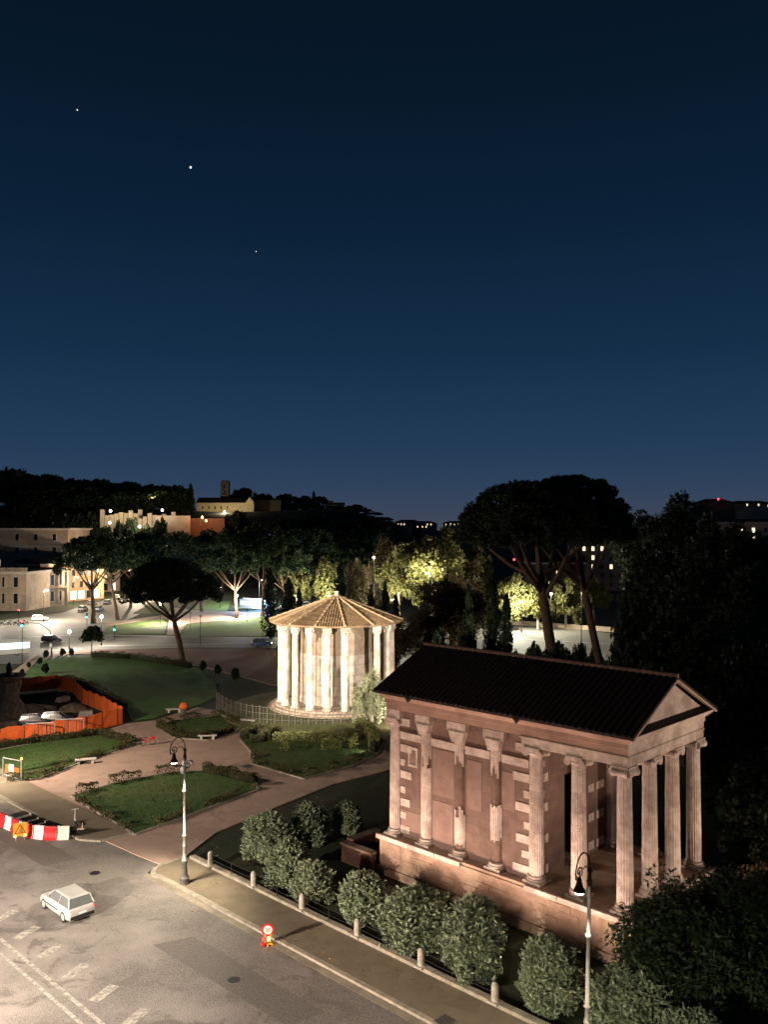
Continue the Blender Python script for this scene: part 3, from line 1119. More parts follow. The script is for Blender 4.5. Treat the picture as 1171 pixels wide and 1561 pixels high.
def corinth(mb, x, y, z0, z1, r):
    h = z1 - z0
    mb.lathe([(r * 1.06, z0), (r * 1.10, z0 + .05), (r * .98, z0 + .08), (r * 1.02, z0 + .3 * h), (r * 1.15, z0 + .6 * h), (r * 1.45, z1 - .16)], 20, (x, y))
    for row, (zz, rr, n) in enumerate(((z0 + .12, r * 1.05, 8), (z0 + .42 * h, r * 1.12, 8))):
        for k in range(n):
            a = 2 * math.pi * (k + row * .5) / n
            ca, sa = math.cos(a), math.sin(a)
            pts = [(x + ca * rr, y + sa * rr, zz), (x + ca * (rr + .06), y + sa * (rr + .06), zz + .2), (x + ca * (rr + .17), y + sa * (rr + .17), zz + .33), (x + ca * (rr + .20), y + sa * (rr + .20), zz + .26)]
            mb.tube(pts, [.09, .10, .075, .03], 5)
    for k in range(4):
        a = math.pi / 4 + k * math.pi / 2
        mb.ball((x + math.cos(a) * r * 1.5, y + math.sin(a) * r * 1.5, z1 - .26), .13, 7, 5)
    mb.box(x - r * 1.4, x + r * 1.4, y - r * 1.4, y + r * 1.4, z1 - .14, z1)
    return mb


for k in range(20):
    deg = -6 + 18 * k
    if k == 2:
        continue                                  # one column has been lost
    x, y = onring(7.4, deg)
    r0 = .485
    cmb = MB()
    nd = rnd.choice((2, 3, 4))
    cuts = sorted([1.62] + [1.62 + (10.75 - 1.62) * (q + rnd.uniform(.3, .7)) / nd for q in range(nd)][: nd - 1] + [10.75])
    for zb0, zb1 in zip(cuts, cuts[1:]):
        t0, t1 = (zb0 - 1.62) / 9.13, (zb1 - 1.62) / 9.13
        dx, dy = rnd.uniform(-.018, .018), rnd.uniform(-.018, .018)
        rr0, rr1 = r0 - .075 * t0, r0 - .075 * t1
        seed = rnd.random() * 9
        n = 40
        cmb.lathe([(rr0 - .035, zb0), (rr0, zb0 + .04), (rr1, zb1 - .04), (rr1 - .035, zb1)], n, (x + dx, y + dy), True,
                  lambda q, s=seed: (1 if q % 2 else .955) * (1 + .018 * math.sin(q * .47 + s) + .012 * math.sin(q * 1.3 + 2 * s)))
    co = cmb.obj('column', 'marble', R)
    bm_ = MB()
    bm_.lathe([(.60, 1.402), (.63, 1.47), (.60, 1.53), (.54, 1.55), (.56, 1.59), (.50, 1.63)], 24, (x, y))
    bm_.obj('column_base', 'marble', co)
    corinth(MB(), x, y, 10.72, 11.86, .41).obj('capital', 'marble', co)
# roof of fifteen tiled sectors
NS = 15
RE, ZE2, ZA = 9.0, 12.12, 15.15
rr = MB()
rr.lathe([(4.5, 11.90), (8.75, 11.90), (8.98, 12.0), (RE, ZE2), (.25, ZA)], 75, cap=False)
off = math.radians(-62 - 90)
for k in range(NS):
    am = off + (k + .5) * 2 * math.pi / NS
    ca, sa = math.cos(am), math.sin(am)
    half = math.pi / NS
    n = 11
    for i in range(n):
        sx = (i - (n - 1) / 2) / (n / 2) * RE * math.sin(half) * .97
        top = abs(sx) / math.tan(half) + .25      # where this row meets the hip
        bot = math.sqrt(max(.1, RE * RE - sx * sx))
        if bot - top < .4:
            continue
        m_ = max(1, int((bot - top) / 1.1))
        for q in range(m_):
            ra, rb_ = bot + (top - bot) * q / m_, bot + (top - bot) * (q + 1) / m_

            def pt(rad, dz):
                ex = rad * ca - sx * sa
                ey = rad * sa + sx * ca
                R_ = math.hypot(ex, ey)
                return ex, ey, ZA + (ZE2 - ZA) * (R_ - .25) / (RE - .25) + dz
            rr.tube([pt(ra, .05), pt(rb_, .02)], [.085, .070], 6)
ro2 = rr.obj('roof', 'tile', R)
hp = MB()
for k in range(NS):
    a = off + k * 2 * math.pi / NS
    for q in range(9):
        r1_, r2_ = RE + (.3 - RE) * q / 9, RE + (.3 - RE) * (q + 1) / 9
        z1_, z2_ = ZE2 + (ZA - ZE2) * q / 9, ZE2 + (ZA - ZE2) * (q + 1) / 9
        hp.tube([(r1_ * math.cos(a), r1_ * math.sin(a), z1_ + .13), (r2_ * math.cos(a), r2_ * math.sin(a), z2_ + .09)], [.145, .12], 7)
hp.obj('hip_tiles', mat('hip_tile', (.42, .30, .18), (.30, .21, .125), 3, .85, .4), ro2)
MB().lathe([(.40, ZA - .06), (.42, ZA + .12), (.30, ZA + .2), (.27, ZA + .55), (.36, ZA + .62), (.30, ZA + .75)], 14).obj('finial', 'marble', ro2)
MB().lathe([(4.81, 12.0), (7.9, 11.87), (7.9, 11.9), (4.81, 12.05)], 60, cap=False).obj('soffit', 'marble', ro2)
# ------------------------------------------------------------------ ornate street lamps on the kerb
def ornate_lamp(name, label, loc, rot, power, cams=True, tilt=0.0, col=(1, .86, .66), group='scrolled lamps along the kerb'):
    t = thing(name, label, 'street lamp', loc, rot, group)
    t.rotation_euler = (0, tilt, rot)
    b = MB()
    b.lathe([(.36, 0), (.36, .14), (.33, .16), (.33, .36), (.30, .40), (.34, .44), (.34, .52), (.27, .58), (.22, .7), (.19, 1.1), (.17, 1.45), (.21, 1.5), (.21, 1.56), (.16, 1.6)], 14)
    b.obj('base', 'postbase', t, smooth=False)
    p = MB()
    p.lathe([(.155, 1.602), (.20, 1.64), (.20, 1.72), (.13, 1.78), (.105, 2.6), (.15, 2.64), (.15, 2.70), (.10, 2.74), (.098, 3.28), (.165, 3.33), (.165, 3.38), (.10, 3.46), (.088, 6.28), (.16, 6.36), (.15, 6.44), (.085, 6.56), (.075, 8.60)], 12)
    p.obj('post', 'postpaint', t, smooth=True)
    d = MB()
    d.lathe([(.12, 8.602), (.10, 8.7), (.14, 8.75), (.09, 8.85), (.08, 9.1), (.13, 9.2), (.07, 9.3)], 10)
    arc = []
    for i in range(15):
        a = math.pi * i / 14 * 1.08
        arc.append((-.58 + .58 * math.cos(a), 0, 9.28 + .84 * math.sin(a)))
    sp = []
    for i in range(22):
        a = math.pi * 1.08 + i / 21 * math.pi * 3.1
        r = .30 * (1 - i / 24)
        sp.append((-.86 + r * math.cos(a), 0, 9.36 + r * math.sin(a)))
    d.tube(arc, .035, 6)
    d.tube([arc[-1]] + sp, [.032] * 20 + [.025, .02, .05], 6)
    d.tube([(-.58, 0, 9.42), (-.35, 0, 9.50), (-.15, 0, 9.35), (-.05, 0, 9.2)], .024, 5)
    d.tube([(-.86, 0, 9.36), (-.86, 0, 9.12)], .03, 6)
    d.obj('scroll_arm', 'rust', t, smooth=True)
    l = MB()
    l.lathe([(.27, 8.52), (.25, 8.60), (.17, 8.74), (.115, 8.95), (.12, 9.02), (.07, 9.12)], 14, (-.86, 0))
    ls = l.obj('lantern', 'rust', t, smooth=True)
    MB().lathe([(.10, 8.40), (.19, 8.44), (.22, 8.515)], 12, (-.86, 0)).obj('glass', 'e_lamp', ls, smooth=True)
    if cams:
        c = MB()
        c.box(-.16, .16, -.12, .12, 8.15, 8.52)
        c.box(.14, .52, -.10, .10, 8.02, 8.2)
        c.lathe([(.10, 7.62), (.15, 7.72), (.15, 7.98), (.09, 8.08)], 10, (-.18, 0))
        c.beam((-.18, 0, 8.05), (.05, 0, 8.1), .06)
        c.beam((.34, -.1, 8.36), (.34, -.42, 8.30), .17)
        c.obj('camera_box', 'white', t)
    lamp('lamp_light', t, (-.86, 0, 8.36), power * 1.3, col, size=math.radians(126), blend=.45, rad=.16, target=(-5.7, 0, 0))
    return t


ARM = YAW + math.pi / 2                           # the arms reach out over the road
LP = 1500
ornate_lamp('street_lamp', 'grey scrolled street lamp with white camera boxes, alone at the rounded pavement corner', W(-8.9, -11.7), ARM, LP)
ornate_lamp('street_lamp', 'pale scrolled street lamp without camera boxes in front of the rectangular temple podium', (8.85, 37.8), ARM, 480, False, math.radians(2.6))
ornate_lamp('street_lamp', 'scrolled street lamp further along the kerb beyond the red and white barriers', W(-44, -11.9), ARM, LP, False)
ornate_lamp('street_lamp', 'scrolled street lamp on the near side of the road facing the entrance path', W(-27.0, -40), ARM + math.pi, 16500, False, 0, (1, .83, .68))
ornate_lamp('street_lamp', 'scrolled street lamp on the near side of the road facing the brick ruin', W(-.5, -40), ARM + math.pi, 21000, False, 0, (1, .83, .68))
ornate_lamp('street_lamp', 'scrolled street lamp on the near side of the road facing the gable temple', W(27.5, -33.5), ARM + math.pi, 5000, False)

# ------------------------------------------------------------------ bollards, low wall, railings
lw = MB()
L0, L1 = -12.4, 40
n = 40
for i in range(n):
    a, b = L0 + (L1 - L0) * i / n + .01, L0 + (L1 - L0) * (i + 1) / n - .01
    lw.beam((*W(a, -8.82), .14), (*W(b, -8.82), .14), .42, .34 + .02 * math.sin(i * 2.3))
tag(lw.obj('low_wall', 'kerb'), 'low travertine kerb wall along the back of the pavement under the round bushes', 'low wall')
BL = ['in the grass at the rounded pavement corner', 'between the second and third front bushes', 'beside the small scrubby third bush',
      'midway along the front row of bushes', 'before the bright green sixth bush', 'hidden behind the thin lamp post']
for i, txt in enumerate(BL):
    u = -9.95 + 5.05 * i
    t = thing('bollard', 'stubby round topped stone bollard ' + txt, 'bollard', (*W(u, -8.86), .31), YAW, 'stone bollards on the low wall')
    MB().lathe([(.20, 0), (.195, .64), (.19, .75), (.16, .85), (.10, .92), (.03, .95)], 14, mod=lambda k: 1 + .02 * math.sin(k * 2.1)).obj('post', 'stone', t, smooth=False)
    MB().box(-.29, .29, -.29, .29, -.10, .012).obj('foot', 'stone', t)
    if i < 5:
        rl = thing('iron_railing', 'thin dark iron rails hung from the bollard ' + txt, 'railing', (*W(u, -8.86), .31), YAW, 'iron rails between bollards')
        rm = MB()
        for h in (.38, .76):
            rm.tube([(.24, .02, h), (1.7, .02, h - .02), (3.3, .02, h - .02), (4.8, .02, h)], .022, 6)
        rm.obj('rail', 'iron', rl)
        MB().tube([(2.5, .02, -.1), (2.5, .02, .80)], .028, 6).obj('upright', 'iron', rl)

# ------------------------------------------------------------------ round bushes
BM = [bush_mesh('bush_leaves', 11 + i, 'oleander', k=84, per=300, leaf=.145, R=(1, 1, .90)) for i in range(5)]
SHR = [  # u, v, radius, height factor, mesh, label
    (-3.6, -6.9, 1.75, .98, 0, 'pale round oleander bush, first of the front row behind the low wall'),
    (-.6, -7.3, 1.62, .98, 1, 'pale oleander bush with upright tufts, second of the front row'),
    (4.0, -7.2, 1.72, 1.0, 2, 'mid green oleander bush with a bollard at its right foot, third of the front row'),
    (8.3, -7.1, 2.0, 1.06, 0, 'tall leaning oleander bush, fourth of the front row'),
    (12.6, -7.0, 2.05, 1.1, 1, 'large dense oleander bush in front of the temple podium, fifth of the front row'),
    (17.3, -6.9, 1.95, 1.06, 2, 'bright green oleander bush left of the thin lamp post, sixth of the front row'),
    (21.6, -6.6, 1.95, 1.0, 0, 'shaded oleander bush behind the thin lamp post'),
    (25.0, -7.0, 1.7, .95, 1, 'yellow green oleander bush in the bottom corner under the dark tree'),
    (-9.0, -4.6, 2.0, .95, 2, 'dark oleander bush on the grass at the path corner, leftmost of the back three'),
    (-8.6, -.9, 1.75, .98, 0, 'dim oleander bush in the middle of the back three'),
    (-8.2, 2.8, 1.6, .95, 1, 'dim oleander bush deepest in the grass of the back three'),
]
for i, (u, v, r, h, k, lab) in enumerate(SHR):
    t = thing('oleander_bush', lab, 'bush', W(u, v), i * 1.9, 'round oleander bushes round the temple lawn')
    r *= 1.02
    h *= .88
    link_mesh('leaves', BM[i % 5], t, (r * (1 + .10 * math.sin(i * 2.3)), r * (1 - .08 * math.sin(i * 1.7)), r * h * (1 + .09 * math.cos(i * 2.9))))
    tr = MB()
    for q in range(5):
        a = q * 1.256
        tr.tube([(.12 * math.cos(a), .12 * math.sin(a), -.02), (.4 * r * math.cos(a), .4 * r * math.sin(a), r * .6), (.6 * r * math.cos(a + .3), .6 * r * math.sin(a + .3), r * 1.2)], [.06, .045, .02], 5)
    tr.obj('stems', 'darkbark', t)

# big dark trees at the right edge in front of the portico
for (x, y, Rr, h, sd, lab) in ((14.7, 42.6, 3.3, 6.9, 1, 'dark feathery evergreen beside the podium front, left edge cutting across the portico columns'),
                               (17.4, 42.8, 3.4, 7.2, 2, 'dim rounded evergreen at the right edge behind the feathery one'),
                               (22.6, 47.0, 3.2, 5.6, 5, 'dim brownish evergreen farther back at the right edge')):
    t = thing('evergreen_tree', lab, 'tree', (x, y, 0), sd)
    link_mesh('crown', crown_mesh('evergreen_crown', 40 + sd, 'pine' if sd < 5 else 'brownleaf', (Rr, Rr, h * .5), h * .5 + .1, 90, 170, .30, .38, -.9), t)
    limb_trunk([(0, 0, -.1), (.1, 0, h * .4), (0, .1, h * .8)], .28, .06, [(.4, (Rr * .6, 0, h * .5), .1), (.5, (-Rr * .6, .3, h * .6), .1), (.6, (0, -Rr * .6, h * .7), .08)]).obj('trunk', 'darkbark', t)

# pale tree at the right foot of the round temple
t = thing('olive_tree', 'pale floodlit weeping tree in front of the round temple, half behind the gable roof', 'tree', (-1.6, 104.5, 0))
rng = np.random.default_rng(77)
cen = lobes(rng, 60, (3.5, 2.8, 3.2), zmin=-.9) * rng.uniform(.75, 1.15, (60, 1)) + np.array([.3, 0, 3.6])
p_, n_ = clumps(rng, cen, np.array([(.55, .55, 1.5)]) * rng.uniform(.6, 1.3, (60, 1)), 150, .3)
n_ = n_ * .4 + np.array([0, 0, -1.0])
p_[:, 2] = np.maximum(p_[:, 2], .3)
link_mesh('crown', leaf_mesh('olive_crown', p_, n_, .34, rng, .30, 'olive'), t)
limb_trunk([(0, 0, 0), (.15, 0, 1.4), (.1, .1, 3.2)], .24, .1, [(.5, (1.4, .2, 4.2), .1), (.6, (-1.3, -.3, 4.4), .1), (.8, (.3, .9, 5.4), .08)]).obj('trunk', 'palebark', t)

# ------------------------------------------------------------------ hedges
def hedge(label, pxs, h, wd, m='hedge', dens=230, gap=None, z=.08, seed=0):
    """a clipped box hedge following photo points on the lawn; gap leaves bites along it"""
    pts = [P(*p, z) for p in pxs]
    rng = np.random.default_rng(seed + len(label))
    o = Vector((*pts[0], z))
    cs, ns, cv, cf = [], [], [], []
    core = MB()
    for (a, b), (c, d) in zip(pts, pts[1:]):
        L = math.hypot(c - a, d - b)
        n = int(L * dens * (h + .4))
        tt = rng.random(n)
        if gap:
            tt = tt[(np.sin(tt * L * gap + seed) > -.55)]
            n = len(tt)
        hh = h * (1 + .16 * np.sin(tt * L * 1.7 + seed) + .10 * np.sin(tt * L * 4.1))
        sx = rng.uniform(-1, 1, n)
        sz = rng.random(n)
        side = rng.random(n) < .55
        sx = np.where(side, np.sign(sx) * rng.uniform(.8, 1.1, n), sx)
        sz = np.where(side, sz, rng.uniform(.85, 1.08, n))
        ux, uy = (c - a) / L, (d - b) / L
        x = a + ux * tt * L - uy * sx * wd / 2
        y = b + uy * tt * L + ux * sx * wd / 2
        cs.append(np.stack([x - o.x, y - o.y, sz * hh], 1))
        ns.append(np.stack([-uy * sx, ux * sx, .5 + 0 * sx], 1))
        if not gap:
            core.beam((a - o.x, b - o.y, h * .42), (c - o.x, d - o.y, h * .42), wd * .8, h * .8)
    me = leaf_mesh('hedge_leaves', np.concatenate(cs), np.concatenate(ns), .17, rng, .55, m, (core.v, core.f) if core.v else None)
    ob = bpy.data.objects.new('hedge', me)
    COL.objects.link(ob)
    ob.location = o
    return tag(ob, label, 'hedge', 'low clipped hedges edging the lawns')


hedge('low brownish hedge along the far edge of the middle lawn', [(118, 1212), (182, 1192), (255, 1179), (300, 1176)], .75, .7, gap=1.3, seed=1)
hedge('low dark hedge at the far right end of the middle lawn', [(312, 1176), (352, 1184), (388, 1195)], .8, .8, seed=2)
hedge('broken row of tufts along the near right edge of the middle lawn', [(392, 1200), (320, 1226), (215, 1268)], .42, .5, gap=1.1, seed=3)
hedge('scattered tufts along the kerb side of the middle lawn', [(112, 1216), (150, 1238), (195, 1264)], .38, .5, gap=2.0, seed=4)
hedge('dark hedge along the far edge of the left lawn below the orange net', [(-20, 1143), (60, 1131), (150, 1120), (203, 1132)], .7, .7, seed=5)
hedge('dark hedge behind the pale bench along the near edge of the left lawn', [(205, 1134), (150, 1152), (60, 1186), (10, 1192)], .55, .6, gap=1.2, seed=6)
hedge('rounded hedge along the near edge of the small middle lawn', [(242, 1107), (268, 1123), (316, 1126), (354, 1116)], .7, .8, seed=7)
hedge('hedge along the far edge of the small middle lawn', [(250, 1104), (290, 1095), (335, 1091), (366, 1106)], .6, .6, gap=1.5, seed=8)
hedge('dark brown hedge block at the path corner of the parterre', [(370, 1126), (388, 1117), (410, 1120), (404, 1130), (380, 1131)], .9, 1.0, seed=9)
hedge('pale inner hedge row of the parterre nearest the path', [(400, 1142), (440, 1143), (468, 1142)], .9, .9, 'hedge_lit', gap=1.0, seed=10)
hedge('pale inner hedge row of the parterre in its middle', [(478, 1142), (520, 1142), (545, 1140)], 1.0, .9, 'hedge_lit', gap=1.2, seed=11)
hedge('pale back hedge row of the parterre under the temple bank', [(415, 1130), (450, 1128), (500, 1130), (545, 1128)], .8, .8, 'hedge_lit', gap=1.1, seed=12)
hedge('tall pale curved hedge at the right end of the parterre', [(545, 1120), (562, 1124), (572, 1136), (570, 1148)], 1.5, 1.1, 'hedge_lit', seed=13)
hedge('row of small tufts along the near right edge of the parterre', [(465, 1184), (500, 1175), (540, 1163), (568, 1151)], .7, .7, gap=1.5, seed=14)
hedge('curved hedge at the near left side of the parterre', [(388, 1152), (386, 1163), (430, 1176), (460, 1183)], .5, .6, gap=1.0, seed=15)
hedge('dark hedge in the shade along the far side of the big dark lawn', [(140, 1001), (200, 1004), (290, 1018)], 1.0, 1.0, seed=16, dens=90, z=.0)
hedge('dark hedge bordering the big dark lawn beside the site fence', [(100, 1036), (140, 1050), (190, 1078)], .8, .9, seed=17, dens=90, z=.0)
TOP = [((43, 1018), .9, 'at the street crossing'), ((60, 1013), 1.1, 'second from the street crossing'), ((70, 1003), 1.3, 'tall, beside the signal pole'), ((95, 1000), 1.3, 'squat, left of the kerb gap'),
       ((108, 999), 1.2, 'right of the kerb gap'), ((68, 1027), 1.5, 'alone inside the lit corner of the lawn'), ((33, 1029), .9, 'beside the fountain top'), ((310, 1022), 1.5, 'near the brown fenced ground'),
       ((332, 1028), 1.4, 'second near the brown fenced ground'), ((358, 1036), 1.7, 'largest near the brown fenced ground')]
tm = bush_mesh('topiary_leaves', 91, 'holm', 30, 60, .24, (1, 1, .9), .5)
for i, (p, r, lab) in enumerate(TOP):
    t = thing('topiary_shrub', 'small dark clipped shrub of the lawn edge, ' + lab, 'shrub', (*P(*p, 0), 0), i * 1.3, 'clipped shrubs round the dark lawn')
    link_mesh('leaves', tm, t, (r * .42, r * .42, r * .6))
    MB().tube([(0, 0, -.05), (.02, 0, r * .9)], .07, 6).obj('stem', 'darkbark', t)

# ------------------------------------------------------------------ mesh fence and kerb round the temple
fp = [P(*p, .0) for p in ((330, 1085), (352, 1099), (385, 1108), (430, 1112), (470, 1113), (520, 1111), (566, 1106))]


def smoothpts(pts, k):
    out = []
    n = len(pts)
    for i in range(n - 1):
        p0, p1, p2, p3 = pts[max(0, i - 1)], pts[i], pts[i + 1], pts[min(n - 1, i + 2)]
        for q in range(k):
            t = q / k
            out.append(tuple(.5 * (2 * p1[j] + (p2[j] - p0[j]) * t + (2 * p0[j] - 5 * p1[j] + 4 * p2[j] - p3[j]) * t * t + (3 * p1[j] - p0[j] - 3 * p2[j] + p3[j]) * t ** 3) for j in (0, 1)))
    return out + [pts[-1]]


fc = smoothpts(fp, 8)
km = MB()
for a, b in zip(fc, fc[1:]):
    km.beam((*a, .12), (*b, .12), .4, .36)
tag(km.obj('kerb_wall', 'kerb'), 'curved pale kerb wall at the foot of the temple wire fence', 'low wall')
wf_ = thing('wire_fence', 'curved grey wire fence on a kerb around the round temple bank', 'fence', (*fc[0], 0))
o0 = fc[0]
pm, wm = MB(), MB()
for i, a in enumerate(fc):
    pass
for i in range(0, len(fc), 2):
    p = MB()
    p.tube([(fc[i][0] - o0[0], fc[i][1] - o0[1], .3), (fc[i][0] - o0[0], fc[i][1] - o0[1], 2.7)], .05, 6)
    p.obj('fence_post', 'postbase', wf_)
for a, b in zip(fc, fc[1:]):
    L = math.hypot(b[0] - a[0], b[1] - a[1])
    k = int(L / .35)
    for q in range(k):
        x = a[0] + (b[0] - a[0]) * q / k - o0[0]
        y = a[1] + (b[1] - a[1]) * q / k - o0[1]
        wm.beam((x, y, .32), (x, y, 2.6), .020)
    for h in (.45, 1.1, 1.8, 2.55):
        wm.beam((a[0] - o0[0], a[1] - o0[1], h), (b[0] - o0[0], b[1] - o0[1], h), .035)
wm.obj('wire_mesh', 'postbase', wf_)

# ------------------------------------------------------------------ benches and bin
BE = [((130, 1164), math.atan2(.35, 1), 'by the dark hedge of the left lawn'), ((316, 1127), .05, 'at the near edge of the small middle lawn'), ((265, 1086), .15, 'at the edge of the big dark lawn beside the bin'),
      ((378, 1103), -.4, 'at the start of the temple wire fence')]
for p, a, lab in BE:
    t = thing('stone_bench', 'backless white stone bench ' + lab, 'bench', (*P(*p, .05), .05), a, 'white stone benches in the garden')
    MB().box(-1.05, 1.05, -.26, .26, .40, .52).obj('seat', 'bench', t)
    for s in (-1, 1):
        MB().box(s * .68 - .12, s * .68 + .12, -.20, .20, 0, .398).obj('leg', 'bench', t)
t = thing('litter_bin', 'grey litter bin topped with an orange bag beside the far stone bench', 'bin', (*P(279, 1090, 0), 0))
MB().lathe([(.34, 0), (.40, .1), (.40, .85), (.36, .9)], 12).obj('body', 'postbase', t)
MB().lathe([(.42, .86), (.52, 1.1), (.40, 1.45), (.25, 1.6)], 10, mod=lambda k: 1 + .12 * math.sin(k * 2.3)).obj('bag', 'orange', t)
for p, r, lab, a in (((377, 1168), .55, 'dark square drain cover set in the gravel path by the parterre', .75), ((678, 1556), .42, 'dark square cover plate in the pavement at the bottom edge', -.75)):
    z = .035 if p[1] < 1300 else .115
    t = thing('drain_cover', lab, 'drain cover', (*P(*p, z), z), YAW)
    MB().box(-r, r, -r, r, 0, .012).obj('plate', 'postbase', t)
    q = MB()
    for i in range(5):
        q.box(-r * .8, r * .8, -r * .8 + i * r * .38, -r * .8 + i * r * .38 + .05, .0125, .022)
    q.obj('grip_ribs', 'iron', t)

# ------------------------------------------------------------------ roadworks: barriers, signs
def barrier(p, rot, m, lab):
    t = thing('road_barrier', lab, 'barrier', (*P(*p, -.01), -.01), rot, 'plastic barriers along the road edge')
    b = MB()
    vs, fs = [], []
    prof = [(.24, 0), (.24, .22), (.19, .30), (.13, .55), (.12, .98), (.10, 1.02)]
    n = 9
    for i in range(n):
        x = -.50 + i / (n - 1)
        k = 1.0 - (.06 if i % 2 else 0)
        ring = [(x, -d * k, z) for d, z in prof] + [(x, d * k, z) for d, z in prof[::-1]]
        vs += ring
    m_ = 12
    for i in range(n - 1):
        for j in range(m_):
            j2 = (j + 1) % m_
            fs.append((i * m_ + j, (i + 1) * m_ + j, (i + 1) * m_ + j2, i * m_ + j2))
    fs += [tuple(range(m_)), tuple((n - 1) * m_ + j for j in range(m_))[::-1]]
    b.add(vs, fs)
    b.obj('body', m, t)
    MB().lathe([(.05, 1.0), (.05, 1.05)], 8, (-.2, 0)).obj('filler_cap', 'black', t)
    return t


BARR = [((-14, 1254), 'whitepl', 'white barrier at the left picture edge'), ((3, 1259), 'red', 'red barrier at the left edge, first in view'), ((14, 1264), 'whitepl', 'white barrier between the two reds left of the sign'),
        ((25, 1269), 'red', 'shaded red barrier just left of the warning sign'), ((36, 1273), 'whitepl', 'white barrier half hidden behind the warning sign'), ((46, 1276), 'red', 'red barrier just right of the warning sign'),
        ((59, 1278), 'whitepl', 'white barrier between the last two reds'), ((77, 1279.5), 'red', 'bright red barrier last of the reds, next to the end one'), ((95.5, 1279), 'whitepl', 'white barrier at the end of the row beside the scooter')]
for i, (p, m, lab) in enumerate(BARR):
    q0 = P(*BARR[max(0, i - 1)][0])
    q1 = P(*BARR[min(len(BARR) - 1, i + 1)][0])
    barrier(p, math.atan2(q1[1] - q0[1], q1[0] - q0[0]), m, lab + ' of the roadworks row')


def text_mesh(s, size, parent, loc, rot, m, depth=.004):
    cu = bpy.data.curves.new('digits', 'FONT')
    cu.body = s
    cu.size = size
    cu.align_x = 'CENTER'
    cu.align_y = 'CENTER'
    cu.extrude = depth
    cu.materials.append(M[m])
    tmp = bpy.data.objects.new('digits_source', cu)
    me = bpy.data.meshes.new_from_object(tmp)
    bpy.data.objects.remove(tmp)
    o = bpy.data.objects.new('digits', me)
    COL.objects.link(o)
    o.parent = parent
    o.location = loc
    o.rotation_euler = rot
    return o


def disc(name, r, y0, y1, z, m, parent, n=32, r0=None):
    b = MB()
    vs, fs = [], []
    for k in range(n):
        a = 2 * math.pi * k / n
        vs += [(r * math.cos(a), y0, z + r * math.sin(a)), (r * math.cos(a), y1, z + r * math.sin(a))]
    for k in range(n):
        k2 = (k + 1) % n
        fs.append((2 * k, 2 * k + 1, 2 * k2 + 1, 2 * k2))
    fs += [tuple(2 * k for k in range(n)), tuple(2 * k + 1 for k in range(n))[::-1]]
    b.add(vs, fs)
    return b.obj(name, m, parent)


sx, sy = P(408, 1440, 0)
face = math.atan2(sy, sx) - math.pi / 2
t = thing('speed_sign', 'round red ringed 30 speed limit sign on a low stand at the kerb', 'road sign', (sx, sy, 0), face - .05)
st_ = MB()
st_.beam((-.30, .0, .03), (.30, .0, .03), .08, .06)
st_.beam((0, -.30, .03), (0, .30, .03), .08, .05)
st_.beam((-.16, 0, .05), (-.16, 0, .62), .045)
st_.beam((.16, 0, .05), (.16, 0, .62), .045)
st_.obj('stand', 'yellow', t)
d0 = disc('plate', .37, -.012, .012, .86, 'red', t)
disc('inner_disc', .255, -.017, -.0125, .86, 'white', d0)
text_mesh('30', .30, d0, (0, -.022, .85), (math.pi / 2, 0, 0), 'black', .002)
for x, m in ((-.22, 'e_tail'), (.05, 'e_orange')):
    MB().lathe([(.09, .28), (.10, .36), (.085, .46), (.03, .49)], 10, (x, -.09)).obj('warning_lamp', m, t)
MB().lathe([(.17, .0), (.16, .1), (.12, .14)], 10, (-.24, -.05)).obj('ballast', 'red', t)

sx, sy = P(30, 1281, 0)
t = thing('warning_sign', 'orange triangular roadworks warning sign on a low stand before the barriers', 'road sign', (sx, sy, 0), math.atan2(sy, sx) - math.pi / 2)
pl_ = MB()
pl_.box(-.52, .52, -.012, .012, .30, 1.36)
bd = pl_.obj('board', 'yellow', t)
tri = MB()
for (r0, m, y) in ((.50, 0, -.016), (.37, 1, -.021)):
    tri.mat(m)
    q = [(r0 * math.sin(a), y, .78 + r0 * math.cos(a)) for a in (0, 2.094, 4.189)]
    q2 = [(x, -.0125, z) for x, _, z in q]
    tri.add(q + q2, [(0, 1, 2), (5, 4, 3), (0, 3, 4, 1), (1, 4, 5, 2), (2, 5, 3, 0)])
tr_ = tri.obj('triangle', ['red', 'yellow'], bd)
man = MB()
man.beam((-.02, -.026, .72), (.04, -.026, .90), .05, .008)
man.beam((.04, -.026, .92), (.07, -.026, .97), .06, .008)
man.beam((-.02, -.026, .72), (-.10, -.026, .62), .035, .008)
man.beam((-.02, -.026, .72), (.05, -.026, .62), .035, .008)
man.beam((.04, -.026, .86), (.16, -.026, .68), .025, .008)
man.add([(.08, -.024, .61), (.24, -.024, .61), (.16, -.024, .70)], [(0, 1, 2)])
man.obj('digger_pictogram', 'black', tr_)
MB().beam((-.3, .02, .3), (-.34, .3, .0), .05).beam((.3, .02, .3), (.34, .3, .0), .05).beam((-.3, -.02, .0), (-.3, 0, .32), .05).beam((.3, -.02, 0), (.3, 0, .32), .05).obj('stand', 'galv', t)
for x in (-.36, .36):
    MB().lathe([(.075, .30), (.085, .36), (.06, .45)], 8, (x, -.06)).obj('warning_lamp', 'e_orange', t)


# ------------------------------------------------------------------ scooters and the red bicycle
def wheel(mb, x, z, r, w=.05, y=0):
    n = 18
    vs, fs = [], []
    for k in range(n):
        a = 2 * math.pi * k / n
        for dr, dy in ((0, -w / 2), (0, w / 2), (-.05, w / 2), (-.05, -w / 2)):
            vs.append((x + (r + dr) * math.cos(a), y + dy, z + (r + dr) * math.sin(a)))
    for k in range(n):
        k2 = (k + 1) % n
        for j in range(4):
            fs.append((4 * k + j, 4 * k2 + j, 4 * k2 + (j + 1) % 4, 4 * k + (j + 1) % 4))
    mb.add(vs, fs)


